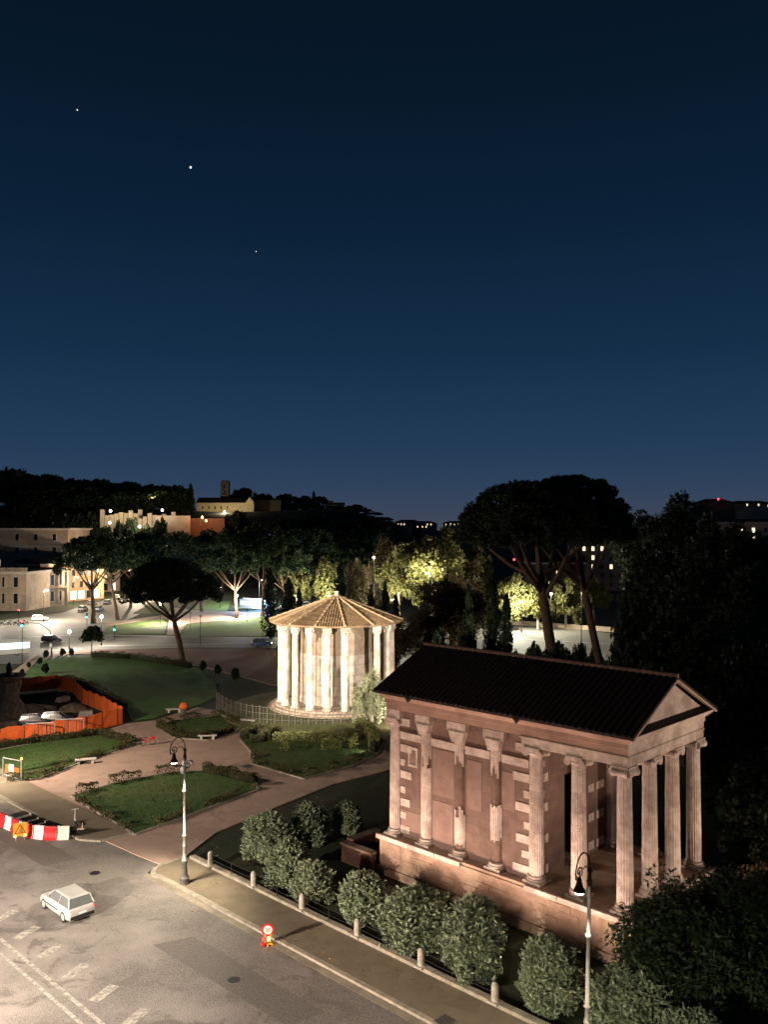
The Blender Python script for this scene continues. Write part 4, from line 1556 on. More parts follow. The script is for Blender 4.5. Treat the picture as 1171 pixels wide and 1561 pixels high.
def scooter(t, deckm, stemm):
    MB().box(-.36, .34, -.075, .075, .13, .19).box(-.62, -.30, -.06, .06, .16, .23).obj('deck', deckm, t)
    s = MB()
    s.beam((.36, 0, .16), (.50, 0, .36), .08)
    s.beam((.50, 0, .30), (.38, 0, 1.14), .05)
    s.obj('stem', stemm, t)
    MB().tube([(.38, -.28, 1.14), (.39, 0, 1.17), (.38, .28, 1.14)], .022, 6).obj('handlebar', stemm, t)
    for x in (.54, -.56):
        b = MB()
        wheel(b, x, .12, .12)
        wh = b.obj('wheel', 'black', t)
        disc('hub', .05, -.02, .02, .12, deckm, wh).location = (x, 0, 0)


x, y = P(119, 1266, .11)
t = thing('kick_scooter', 'pale yellow electric scooter tipped over on the pavement beside the last white barrier', 'scooter', (x + .15, y, .20), 0)
t.rotation_euler = (math.radians(60), 0, math.radians(6))
scooter(t, 'cream', 'cream')
x, y = P(109, 1263, .11)
t = thing('kick_scooter', 'dark electric scooter with a white stem standing behind the fallen pale one', 'scooter', (x, y + .9, .11), math.radians(120))
scooter(t, 'black', 'white')
x, y = P(225, 1136, .05)
t = thing('bicycle', 'red hire bicycle parked on the path at the end of the left lawn', 'bicycle', (x, y, .04), math.radians(18))
for wx in (-.52, .52):
    b = MB()
    wheel(b, wx, .34, .34, .05)
    wh = b.obj('wheel', 'black', t)
    disc('hub', .05, -.04, .04, .34, 'galv', wh).location = (wx, 0, 0)
MB().tube([(-.52, 0, .34), (-.12, 0, .34), (.36, 0, .78), (.40, 0, .90), (.52, 0, .34)], .035, 6).tube([(-.12, 0, .34), (-.24, 0, .82), (.36, 0, .78)], .035, 6).tube([(-.52, 0, .34), (-.22, 0, .70)], .025, 6).obj('frame', 'red', t)
MB().box(-.38, -.10, -.08, .08, .86, .93).obj('saddle', 'black', t)
MB().tube([(.32, -.28, 1.05), (.42, 0, 1.0), (.32, .28, 1.05)], .02, 6).obj('handlebar', 'iron', t)
MB().box(.44, .80, -.2, .2, .72, .98).obj('basket', 'red', t)
MB().box(-.80, -.40, -.07, .07, .69, .74).obj('mudguard', 'red', t)

# ------------------------------------------------------------------ cars
def car(name, lab, loc, rot, body, L=4.1, Wd=1.76, H=1.48, kind='hatch', lights=True, tail=True, group=None, cat='car'):
    t = thing(name, lab, cat, loc, rot, group)
    st = {'hatch': [(-.5, .42, .84, .84), (-.485, .24, .93, .93), (-.40, .20, .97, 1), (.10, .19, .95, 1), (.30, .19, .90, 1), (.44, .22, .76, .96), (.49, .28, .64, .86), (.5, .34, .55, .8)],
          'van': [(-.5, .36, 1.05, .95), (-.49, .24, 1.12, .98), (-.40, .20, 1.14, 1), (.2, .20, 1.12, 1), (.36, .20, 1.05, 1), (.46, .24, .92, .95), (.495, .3, .72, .88), (.5, .36, .62, .82)]}[kind]
    vs, fs = [], []
    hw = Wd / 2
    for fx, zl, zh, kw in st:
        x = fx * L
        w_ = hw * kw
        mid = zl + (zh - zl) * .55
        vs += [(x, -w_ * .90, zl), (x, -w_, zl + .12), (x, -w_, mid), (x, -w_ * .93, zh - .03), (x, -w_ * .80, zh), (x, w_ * .80, zh), (x, w_ * .93, zh - .03), (x, w_, mid), (x, w_, zl + .12), (x, w_ * .90, zl)]
    m_ = 10
    for i in range(len(st) - 1):
        for j in range(m_):
            j2 = (j + 1) % m_
            fs.append((i * m_ + j, (i + 1) * m_ + j, (i + 1) * m_ + j2, i * m_ + j2))
    fs += [tuple(range(m_)), tuple((len(st) - 1) * m_ + j for j in range(m_))[::-1]]
    bo = MB().add(vs, fs).obj('body', body, t, smooth=True)
    bv = bo.modifiers.new('rounding', 'BEVEL')
    bv.width = .06
    bv.segments = 3
    bv.limit_method = 'ANGLE'
    bv.angle_limit = math.radians(35)
    if kind == 'hatch':
        bx = [(-.47, .92), (.24, .90)]
        tx = [(-.40, H), (.06, H)]
    else:
        bx = [(-.49, 1.10), (.40, 1.02)]
        tx = [(-.47, H), (.24, H)]
    b0, b1, t0, t1 = bx[0][0] * L, bx[1][0] * L, tx[0][0] * L, tx[1][0] * L
    wb, wt = hw * .93, hw * .74
    g_ = MB().add([(b0, -wb, bx[0][1]), (b1, -wb, bx[1][1]), (b1, wb, bx[1][1]), (b0, wb, bx[0][1]), (t0, -wt, H), (t1, -wt, H), (t1, wt, H), (t0, wt, H)],
                  [(4, 5, 6, 7), (0, 1, 5, 4), (1, 2, 6, 5), (2, 3, 7, 6), (3, 0, 4, 7)])
    g_.obj('window', 'glass', t)
    rf = MB()
    rf.add([(t0 - .05, -wt - .03, H - .02), (t1 + .06, -wt - .03, H - .02), (t1 + .06, wt + .03, H - .02), (t0 - .05, wt + .03, H - .02),
            (t0 + .10, -wt + .08, H + .05), (t1 - .15, -wt + .08, H + .05), (t1 - .15, wt - .08, H + .05), (t0 + .10, wt - .08, H + .05)],
           [(3, 2, 1, 0), (4, 5, 6, 7), (0, 1, 5, 4), (1, 2, 6, 5), (2, 3, 7, 6), (3, 0, 4, 7)])
    for s in (-1, 1):                              # door, front and rear pillars
        rf.beam((b0 + .02, s * (wb + .0), bx[0][1]), (t0, s * (wt + .01), H), .09, .07)
        rf.beam((b1, s * wb, bx[1][1]), (t1 + .02, s * (wt + .01), H), .07, .06)
        xm, xt_ = (b0 + b1) / 2 - .1, (t0 + t1) / 2
        rf.beam((xm, s * (wb + .005), .93), (xt_, s * (wt + .015), H), .08, .05)
    ro_ = rf.obj('roof', body, t)
    bv = ro_.modifiers.new('rounding', 'BEVEL')
    bv.width = .03
    bv.segments = 2
    MB().box(-L * .505, -L * .47, -hw * .86, hw * .86, .30, .50).obj('bumper', 'black', t)
    MB().box(L * .475, L * .508, -hw * .78, hw * .78, .26, .46).obj('bumper', 'black', t)
    for s in (-1, 1):
        MB().box(-L * .14, L * .26, s * (hw + .012) - .012, s * (hw + .012) + .012, .52, .58).obj('side_trim', 'black', t)
        MB().box(L * .02, L * .06, s * (hw - .01) - .02, s * (hw - .01) + .02, .80, .84).obj('door_handle', 'galv', t)
    for s in (-1, 1):
        for fx in (-.31, .32):
            b = MB()
            n = 18
            x = fx * L
            for y0, y1, r, mi in ((s * (hw - .20), s * (hw + .01), .315, 0),):
                vs, fs = [], []
                for k in range(n):
                    a = 2 * math.pi * k / n
                    for q, yy in ((r, y0), (r, y1), (r * .68, y1 + s * .003)):
                        vs.append((x + q * math.cos(a), yy, .315 + q * math.sin(a)))
                for k in range(n):
                    k2 = (k + 1) % n
                    fs += [(3 * k, 3 * k + 1, 3 * k2 + 1, 3 * k2), (3 * k + 1, 3 * k + 2, 3 * k2 + 2, 3 * k2 + 1)]
                fs.append(tuple(3 * k for k in range(n)))
                b.add(vs, fs)
            ty = b.obj('wheel', 'black', t)
            rim = MB()
            vs = [(x + .215 * math.cos(2 * math.pi * k / n), s * (hw + .006), .315 + .215 * math.sin(2 * math.pi * k / n)) for k in range(n)]
            rim.add(vs + [(x, s * (hw + .03), .315)], [(k, (k + 1) % n, n) for k in range(n)])
            rim.obj('rim', 'galv', ty)
        zl = .70 if kind == 'hatch' else .85
        MB().box(L * .488 - .06, L * .488 + .03, s * hw * .62 - .17, s * hw * .62 + .17, zl - .13, zl - .01).obj('headlight', 'e_head' if lights else 'glass', t)
        MB().box(-L * .492 - .02, -L * .492 + .06, s * hw * .72 - .12, s * hw * .72 + .12, zl - .02, zl + .16).obj('tail_light', 'e_tail' if tail else 'red', t)
        MB().box(L * .17, L * .17 + .14, s * (hw + .02) - .09, s * (hw + .02) + .09, .93, 1.05).obj('wing_mirror', body, t)
    MB().box(-L * .5 - .012, -L * .5 + .01, -.26, .26, .55, .66).obj('number_plate', 'white', t)
    return t


RD = YAW + math.pi                                # towards the upper left along the road
u0 = W(-10.9, -19.1)
car('silver_car', 'silver white hatchback with red tail lights driving away along the middle of the near road', (*u0, -.02), RD, 'carpale', 4.3, 1.8, 1.46, lights=False)
for p, a, lab in (((54, 1107), .25, 'dark parked car with a pale roof nearest the fountain inside the orange net'), ((86, 1104), .2, 'dark parked car with a pale roof farther from the fountain inside the orange net')):
    c = car('parked_car', lab, (*P(*p, 0), 0), a, 'cardark', 4.0, 1.7, 1.45, lights=False, tail=False, group='dark cars parked inside the orange net')
    for ch in c.children:
        if ch.name.startswith('roof'):
            ch.data.materials[0] = M['carpale']

# ------------------------------------------------------------------ orange net site fence, barrier panels, fountain
def net(lab, pxs, h, seed=0):
    pts = [P(*p, 0) for p in pxs]
    o = pts[0]
    t = thing('site_fence', lab, 'fence', (*o, 0), 0, 'orange netting round the fountain site')
    b = MB()
    rn = random.Random(seed)
    c = []
    for (a, b_), (c_, d) in zip(pts, pts[1:]):
        L = math.hypot(c_ - a, d - b_)
        k = max(2, int(L / .7))
        for i in range(k):
            c.append((a + (c_ - a) * i / k - o[0], b_ + (d - b_) * i / k - o[1]))
    c.append((pts[-1][0] - o[0], pts[-1][1] - o[1]))
    vs, fs = [], []
    for i, (x, y) in enumerate(c):
        sag = .10 * math.sin(i * 1.9) + rn.uniform(-.05, .05)
        for z, off in ((.05, rn.uniform(-.08, .08)), (h * .5, rn.uniform(-.12, .12)), (h + sag, rn.uniform(-.05, .05))):
            vs.append((x, y + off, z))
    for i in range(len(c) - 1):
        for j in range(2):
            fs.append((3 * i + j, 3 * (i + 1) + j, 3 * (i + 1) + j + 1, 3 * i + j + 1))
    ob = b.add(vs, fs).obj('netting', 'orange', t)
    md = ob.modifiers.new('thickness', 'SOLIDIFY')
    md.thickness = .02
    for i in range(0, len(c), 3):
        MB().tube([(c[i][0], c[i][1] - .06, 0), (c[i][0], c[i][1] - .06, h + .10)], .022, 5).obj('fence_post', 'rust', t)
    return t


net('orange netting along the front of the fountain site behind the left lawn', [(-60, 1150), (0, 1137), (60, 1129), (130, 1118), (186, 1104)], 2.0, 1)
net('orange netting turning back from the site corner beside the dark lawn', [(186.5, 1103), (160, 1087), (125, 1072)], 2.0, 2)
net('orange netting across the back of the fountain site below the lit lawn', [(124, 1070.5), (110, 1056), (85, 1050), (30, 1056), (-40, 1062)], 2.1, 3)
for p, lab in (((105, 1123), 'grey tubular crowd barrier leaning on the orange netting'), ((60, 1130), 'grey tubular crowd barrier left along the orange netting')):
    t = thing('crowd_barrier', lab, 'barrier', (*P(*p, 0), 0), .22, 'crowd barriers before the netting')
    MB().tube([(-1.6, 0, .0), (-1.6, 0, 1.95), (-1.5, 0, 2.05), (1.5, 0, 2.05), (1.6, 0, 1.95), (1.6, 0, 0)], .06, 6).obj('frame', 'galv', t)
    q = MB()
    for i in range(9):
        q.tube([(-1.28 + .32 * i, 0, .25), (-1.28 + .32 * i, 0, 2.03)], .018, 5)
    q.tube([(-1.6, 0, .25), (1.6, 0, .25)], .04, 6)
    q.obj('bars', 'galv', t)
t = thing('barrier_gate', 'white site gate frame with a yellow lamp and orange panels at the left lawn corner', 'gate', (*P(18, 1189, 0), .04), math.radians(-28))
MB().beam((-1.3, 0, 0), (-1.3, 0, 2.0), .09).beam((1.3, 0, 0), (1.3, 0, 2.1), .11).beam((-1.3, 0, 1.95), (1.3, 0, 1.95), .07).beam((-1.3, 0, .35), (1.3, 0, .15), .07).obj('frame', 'galv', t)
MB().box(-.45, .25, -.05, .0, .75, 1.45).obj('notice', 'white', t)
MB().box(-.95, -.47, -.04, .01, .6, 1.35).box(.27, 1.0, -.04, .01, .8, 1.2).obj('panel', 'orange', t)
MB().lathe([(.08, 2.1), (.10, 2.18), (.06, 2.3)], 8, (1.3, 0)).obj('warning_lamp', 'e_orange', t)

fx, fy = P(13, 1094, 0)
t = thing('fountain', 'dark baroque fountain with rock pedestal and shell bowl behind the orange net', 'fountain', (fx, fy, 0))
MB().lathe([(6.2, 0), (6.2, .6), (5.9, .7), (5.7, .7), (5.7, .25)], 8).obj('basin', 'rock', t)
rk_ = MB()
rnf = random.Random(3)
rk_.lathe([(2.3, .25), (2.0, .9), (1.5, 1.8), (1.0, 2.6), (.8, 3.6), (1.0, 4.6)], 14, mod=lambda k: 1 + .22 * math.sin(k * 1.9) + .1 * math.cos(k * 3.3))
ped_ = rk_.obj('pedestal', 'rock', t)
f2 = MB()                                         # two kneeling figures as one carved group
for s in (-1, 1):
    f2.lathe([(.42, 1.6), (.5, 2.1), (.36, 2.6), (.46, 3.2), (.50, 3.7), (.22, 4.05), (.16, 4.15), (.25, 4.35), (.22, 4.6), (.05, 4.7)], 10, (s * 1.0, -.3))
    f2.tube([(s * 1.3, -.4, 3.7), (s * 1.7, -.4, 4.2), (s * 1.5, -.3, 5.0)], [.16, .14, .12], 7)
    f2.tube([(s * 1.0, -.5, 1.9), (s * 1.5, -1.0, 1.6), (s * 1.4, -1.4, .8)], [.26, .2, .12], 7)
f2.obj('carved_figures', 'rock', ped_)
MB().lathe([(.6, 4.6), (1.5, 4.95), (2.0, 5.45), (1.9, 5.5), (1.3, 5.2), (.3, 5.1)], 24, mod=lambda k: 1 + (.04 if k % 2 else 0)).obj('shell_bowl', 'rock', t)
MB().lathe([(.35, 5.1), (.5, 5.5), (.3, 6.0), (.4, 6.4), (.12, 7.1)], 9, mod=lambda k: 1 + .15 * math.sin(k * 2.7)).obj('spout', 'iron', t)

# ------------------------------------------------------------------ short grass, fallen leaves
def inside(poly, xs, ys):
    r = np.zeros(len(xs), bool)
    n = len(poly)
    for i in range(n):
        x1, y1 = poly[i]
        x2, y2 = poly[(i + 1) % n]
        c_ = ((y1 > ys) != (y2 > ys)) & (xs < (x2 - x1) * (ys - y1) / (y2 - y1 + 1e-12) + x1)
        r ^= c_
    return r


def scatter(polys, dens, seed, z, patch=0.0):
    rng = np.random.default_rng(seed)
    out = []
    for poly in polys:
        pa = np.array(poly)
        lo, hi = pa.min(0), pa.max(0)
        n = int((hi - lo).prod() * dens)
        p = lo + rng.random((n, 2)) * (hi - lo)
        k = inside(poly, p[:, 0], p[:, 1])
        if patch:
            k &= (np.sin(p[:, 0] * .9) + np.sin(p[:, 1] * 1.1 + p[:, 0] * .5) + rng.normal(0, .8, n)) > patch
        p = p[k]
        out.append(np.column_stack([p, np.full(len(p), z)]))
    return np.concatenate(out), rng


M['blade'] = leafmat('grass_blades', (.036, .076, .016), (.062, .110, .027), .8, .2)
M['litter'] = leafmat('fallen_leaves', (.10, .055, .022), (.30, .19, .085), .8, .1)
gp, rng = scatter([[P(*q, .08) for q in pl] for pl in LAWNS.values()], 34, 5, .11)
go = bpy.data.objects.new('grass', leaf_mesh('grass', gp, np.tile([0, 0, 1.2], (len(gp), 1)), .15, rng, .35, 'blade'))
COL.objects.link(go)
tag(go, 'short uneven grass on the four lit garden lawns', 'grass', None, 'stuff')
lp, rng = scatter([[W(-75, -9), W(-6, -9), W(-6, 9), W(-75, 34)]], 1.1, 6, .06, .5)
l2, rng = scatter([[W(-12, -11.9), W(36, -11.9), W(36, -9.1), W(-12, -9.1)]], 3.0, 7, .122, .3)
l3, rng = scatter([[W(-12, -13.6), W(36, -13.6), W(36, -12.4), W(-12, -12.4)]], 3.0, 8, -.006, .2)
lp = np.concatenate([lp, l2, l3])
lo_ = bpy.data.objects.new('fallen_leaves', leaf_mesh('fallen_leaves', lp, np.column_stack([rng.normal(0, 1, (len(lp), 2)), np.zeros(len(lp))]) * 3, .13, rng, .6, 'litter'))
COL.objects.link(lo_)
tag(lo_, 'dry fallen leaves strewn over the garden paths and the kerb', 'leaves', None, 'stuff')
rn_ = random.Random(12)
for p, r, lab in (((40, 1088), 2.0, 'low dirt heap inside the orange netting behind the parked cars'), ((110, 1082), 1.5, 'small dirt heap inside the orange netting near its far corner'), ((20, 1120), 1.3, 'small dirt heap inside the orange netting beside the fountain basin')):
    t = MB().lathe([(r * 1.25, -.02), (r, .25 * r), (r * .6, .48 * r), (r * .25, .58 * r), (.05, .6 * r)], 18, mod=lambda k: 1 + .16 * math.sin(k * 1.3) + .09 * math.cos(k * 2.9)).obj('dirt_heap', 'rock', None, (*P(*p, 0), 0))
    tag(t, lab, 'dirt heap', 'dirt heaps of the fountain site')
for p, a_, lab in (((130, 1092), .4, 'pallet of pale stone slabs inside the site corner'), ((95, 1070), 1.1, 'stack of planks near the far side of the fountain site')):
    t = thing('slab_stack', lab, 'stack', (*P(*p, 0), 0), a_)
    for i in range(4):
        MB().box(-.9 + .05 * i, .9 - .03 * i, -.5, .5 - .04 * i, .1 + .16 * i, .25 + .16 * i).obj('slab', 'stone', t)
    MB().box(-.95, .95, -.55, -.4, 0, .095).box(-.95, .95, .4, .55, 0, .095).obj('skid', 'darkbark', t)
for (u, v, lab) in ((-15.2, -15.0, 'round iron manhole cover in the road before the garden entrance'), (3.6, -16.6, 'round iron manhole cover in the road near the speed limit sign')):
    t = thing('manhole_cover', lab, 'manhole cover', (*W(u, v), -.012), YAW)
    MB().lathe([(.42, -.004), (.42, .006)], 24).obj('frame', 'postbase', t)
    MB().lathe([(.34, .0065), (.34, .011)], 24).obj('lid', 'iron', t)
# ------------------------------------------------------------------ lamps of the park and streets
def globe_lamp(lab, p, top_py, power, kind='globe', col=(1, .90, .74), group='round park lamps', hmin=3.2):
    x, y = P(*p, 0)
    h = max(hmin, zt(top_py, y))
    t = thing('park_lamp', lab, 'street lamp', (x, y, 0), 0, group)
    MB().lathe([(.14, 0), (.14, .5), (.08, .6), (.055, 1.2), (.05, h - .3), (.09, h - .25)], 8).obj('post', 'iron', t)
    r = .34
    MB().ball((0, 0, h), r, 12, 8).obj('globe', 'e_globe', t, smooth=True)
    if power:
        lamp('lamp_light', t, (0, 0, h + .42), power * .2, col, 'POINT', rad=.3)
        lamp('lamp_light', t, (0, 0, h - .42), power, col, size=math.radians(165), blend=.4, rad=.3)
    return t


globe_lamp('globe lamp at the street corner kerb, left of the small round tree', (105, 990), 963, 1100)
globe_lamp('globe lamp on the street island behind the small round tree', (154, 984), 940, 1400)
globe_lamp('globe lamp on the lit lawn left of the lone stone pine', (244, 951), 921, 5000)
globe_lamp('globe lamp on the lit lawn right of the lone stone pine', (361, 943), 908, 6000)
globe_lamp('unlit looking slim lamp on the path behind the lawn pine crown', (335, 927), 895, 0)


def street_mast(lab, loc, h, power, col=(1, .88, .70), glass='e_lamp', arm=1.2, rot=0.0, group='tall street lamps', up=False):
    t = thing('street_lamp', lab, 'street lamp', (*loc, 0) if len(loc) == 2 else loc, rot, group)
    MB().lathe([(.16, 0), (.16, .8), (.10, .9), (.06, h)], 8).obj('post', 'postbase', t)
    MB().tube([(0, 0, h - .1), (arm * .3, 0, h + .25), (arm, 0, h + .3)], .045, 6).obj('arm', 'postbase', t)
    l = MB().box(arm - .3, arm + .35, -.16, .16, h + .24, h + .38).obj('lantern', 'postbase', t)
    MB().lathe([(.10, h + .08), (.18, h + .14), (.2, h + .235)], 10, (arm, 0)).obj('glass', glass, l)
    if power:
        if up:                                     # an open glass globe that also lights what hangs above it
            lamp('lamp_light', t, (arm, 0, h - .15), power, col, 'POINT', rad=.3)
        else:
            lamp('lamp_light', t, (arm, 0, h + .02), power, col, size=math.radians(165), blend=.35, rad=.2)
    return t


street_mast('street lamp at the far left crossing before the corner palazzo', P(-30, 955), 8.0, 2600, arm=1.5, up=True)
street_mast('street lamp over the middle of the left crossing by the parked motorbikes', P(66, 948), 8.0, 6500, rot=1.2, up=True)
street_mast('street lamp on the avenue in front of the shops', P(112, 922), 8.5, 3800, (1, .80, .58), up=True)
street_mast('street lamp farther up the avenue beyond the two pines', P(215, 912), 9, 10000, (1, .80, .58), rot=2.8, up=True)
street_mast('street lamp far up the avenue among the orange leaves', P(192, 884), 11, 9000, (1, .62, .32), 'e_orange')
street_mast('street lamp beside the bus stop behind the trees', P(395, 925), 8, 14000, (.80, .93, 1), 'e_cool', rot=1)
street_mast('lone high lamp in the dark crowns above the lawn pine', (at(310, 300), 300), 13.8, 1500, (1, .95, .85))
street_mast('added street lamp close before the plain ochre block, above the palazzo roof', (at(30, 282), 282), 13, 2600, (1, .78, .56), up=True)  # added to light the front of the block
# along the river road: the light that fills the plane trees
street_mast('river road lamp behind the dark crowns left of the round temple', (at(452, 217), 217), 7, 2600, (1, .95, .72), rot=3.6, up=True)
street_mast('river road lamp behind the round temple roof', (at(508, 217), 217), 7, 4200, (1, .95, .72), rot=3.4, up=True)
street_mast('river road lamp between the pale plane trunks right of the round temple', (at(605, 205), 205), 7.0, 4200, (1, .95, .70), rot=3.4, up=True)
street_mast('river road lamp inside the large yellow plane crown', (at(655, 194), 194), 14.0, 3400, (1, .93, .66), rot=2.2, up=True)
street_mast('river road lamp shining on the bright hanging leaves behind the cypress pair', (at(795, 199), 199), 7.0, 4800, (1, .97, .74), rot=1.6, up=True)
street_mast('tall thin grey street lamp post standing before the river road', (at(886, 158), 158), 13.0, 1000, (1, .92, .72), arm=.9, up=True)
street_mast('river road lamp at the right behind the gable roof among dark trees', (at(985, 185), 185), 9, 500, (1, .95, .72), up=True)

for px, py, dd, pw, lab in ((570, 850, 206, 900, 'added lamp among the bare brown branches above the round temple'), (840, 905, 200, 1800, 'added lamp among the plane leaves between the two big pine trunks'), (950, 800, 138, 20, 'added tiny lamp for far lights in the dark crowns right of the big pine')):  # lamps added to light the foliage; the last only marks far lights
    t = thing('added_tree_lamp', lab, 'lamp', (at(px, dd), dd, 0), 0, 'added lamps among the trees')
    hh = zt(py, dd)
    MB().tube([(0, 0, 0), (0, 0, hh - .1)], .05, 6).obj('post', 'iron', t)
    MB().ball((0, 0, hh), .11 if dd < 100 else .3, 8, 6).obj('globe', 'e_globe', t)
    if pw > 100:
        lamp('lamp_light', t, (0, -.5, hh), pw, (1, .93, .72), 'POINT', rad=.2)
# floodlights of the monuments
def floodlight(lab, loc, target, power, col, size=70, group='ground floodlights', blend=.6, rad=.25, h=.35):
    t = thing('floodlight', lab, 'floodlight', loc, 0, group)
    d = (Vector(target) - Vector(loc)).normalized()
    rot = d.to_track_quat('X', 'Z').to_matrix()
    MB().rbox(0, 0, h, .30, .46, .34, rot).obj('housing', 'iron', t)
    c = d * .158
    MB().rbox(c.x, c.y, h + c.z, .012, .40, .28, rot).obj('glass', 'e_lamp', t)
    MB().beam((0, -.26, -.02), (0, -.26, h), .05).beam((0, .26, -.02), (0, .26, h), .05).obj('bracket', 'iron', t)
    tg = Vector(target) - Vector(loc)
    lamp('flood_light', t, tuple(Vector((0, 0, h)) + d * .3), power, col, size=math.radians(size), blend=blend, rad=rad, target=tuple(tg))
    return t


WARM = (1, .88, .74)
RED = (1, .68, .53)
wl = lambda u, v, z: (*W(u, v), z)
for u, txt in ((.8, 'beside the brick ruin'), (4.8, 'behind the third oleander bush'), (8.8, 'behind the fourth oleander bush'), (12.8, 'behind the fifth oleander bush'), (16.8, 'behind the sixth oleander bush')):
    floodlight('ground floodlight aimed up at the gable temple side, ' + txt, wl(u, -5.4, 0), wl(u + .3, 0, 9.3), 560, RED, 128, blend=1)
floodlight('ground floodlight at the foot of the portico steps, near side', wl(23.4, 1.0, 0), wl(18.3, 1.5, 9.0), 330, (1, .72, .54), 110, blend=1)
floodlight('ground floodlight at the foot of the portico steps, far side', wl(23.4, 7.5, 0), wl(18.3, 7.0, 9.0), 330, (1, .72, .54), 110, blend=1)


def mast(lab, loc, h, target, power, col, size, blend=.4):
    t = thing('lighting_mast', lab, 'floodlight', loc, 0, 'masts with monument floodlights')
    MB().lathe([(.24, 0), (.20, 3), (.12, h)], 12).obj('post', 'galv', t)
    MB().box(-.4, .4, -.3, .3, h + .002, h + .5).obj('housing', 'iron', t)
    d = (Vector(target) - Vector((*loc[:2], h))).normalized()
    lamp('flood_light', t, (d.x * .9, d.y * .9, h + .1), power, col, size=math.radians(size), blend=blend, rad=.3, target=tuple(Vector(target) - Vector(loc)))


mast('added unseen floodlight mast across the road aimed at the side of the gable temple', (*W(4, -34), 0), 9.0, wl(9.0, 0, 8.0), 2900, RED, 56)  # unseen mast added to brighten the fascia and podium
mast('floodlight mast beyond the right picture edge aimed at the gable', (*W(40, 13), 0), 9.0, wl(18, 4.5, 9.5), 3300, (1, .74, .57), 42)
mast('added fill floodlight mast hidden behind the gable temple aimed at the round temple', (12, 87, 0), 9.2, (RX, RY, 6.5), 8000, WARM, 50)  # hidden mast added to fill the right side with light
mast('floodlight mast beyond the left picture edge aimed at the front of the round temple', (-31, 52, 0), 14, (RX, RY, 6.8), 84000, WARM, 21)
mast('added unseen floodlight mast beside the garden path lighting the lawns', (-43, 79, 0), 12.5, (-20, 98, 0), 9500, (1, .80, .62), 125, 1)  # mast out of view, added to brighten lawns and paths
floodlight('small added ground floodlight at the right end of the parterre hedges', (-1.2, 93.5, .1), (-9.5, 92.5, 1.2), 420, (1, .92, .70), 105, blend=1)  # added to brighten the parterre hedges
floodlight('small ground floodlight beside the pale weeping tree', (2.6, 101.5, .2), (-1.6, 104.5, 3.5), 700, WARM, 95)
mast('tall steel lighting mast with a floodlight aimed at the conical roof of the round temple', (-49, 82, 0), 29.5, (RX, RY, 8.5), 46000, (1, .84, .60), 25, .35)
mast('added floodlight mast beyond the left edge lighting the corner of the dark lawn', (-84, 128, 0), 12, (-62, 150, 0), 17000, (1, .90, .72), 74, 1)  # added out of view to brighten the big lawn's corner


# ------------------------------------------------------------------ traffic signals and signs at the crossing
def signal(lab, p, top_py, lens, face=0.0, group='traffic signals'):
    x, y = P(*p, 0)
    h = max(2.6, zt(top_py, y))
    t = thing('traffic_light', lab, 'traffic light', (x, y, 0), face, group)
    MB().lathe([(.09, 0), (.07, .3), (.06, h - .4)], 8).obj('post', 'iron', t)
    MB().box(-.17, .17, -.16, .12, h - .75, h + .45).obj('housing', 'black', t)
    for i, nm in enumerate(('red', 'amber', 'green')):
        on = nm in lens
        z = h + .25 - i * .38
        m = {'red': 'e_red', 'green': 'e_green', 'amber': 'e_orange'}[nm] if on else 'iron'
        disc('lens', .19 if on else .13, -.215, -.161, z, m, t, 16)
    return t


signal('traffic light showing red beside the row of motorbikes', (28, 955), 931, ['red'])
signal('tall traffic light showing red and green at the street corner', (33, 1013), 949, ['red', 'green'])
signal('traffic light showing green at the foot of the left pine trunk', (132, 958), 937, ['green'])
signal('traffic light showing green in front of the lit lawn', (174, 975), 956, ['green'])
signal('far traffic light showing green on the lawn right of the globe lamp', (377, 948), 931, ['green'])
x, y = P(78, 1002, 0)
t = thing('signal_gantry', 'curved overhead signal arm reaching over the crossing', 'traffic light', (x, y, 0))
h = zt(962, y)
MB().tube([(0, 0, 0), (0, 0, h - 1), (-.4, 0, h + .2), (-2.2, 0, h + 1.4), (-5, 0, h + 1.8)], [.11, .09, .08, .07, .05], 8).obj('arm', 'iron', t)
MB().box(-.3, .1, -.2, .15, 1.9, 2.6).obj('pedestrian_signal', 'white', t)
for p, h0, lab in (((305, 985), 940, 'slim dark lamp post on the street kerb right of the pine trunk'), ((290, 960), 935, 'short white post on the lawn beside the pine trunk'), ((152, 930), 905, 'dark sign post among the avenue cars')):
    x, y = P(*p, 0)
    t = thing('sign_post', lab, 'post', (x, y, 0))
    hh = zt(h0, y)
    MB().tube([(0, 0, 0), (0, 0, hh)], .06, 6).obj('post', 'iron', t)
    MB().box(-.25, .25, -.03, .03, hh - .02, hh + .45).obj('plate', 'galv', t)

# vehicles beyond the garden
def px_car(lab, p, rot, body, **k):
    k.setdefault('group', 'cars in the far streets')
    return car('far_car', lab, (*P(*p, 0), -.02), rot, body, **k)


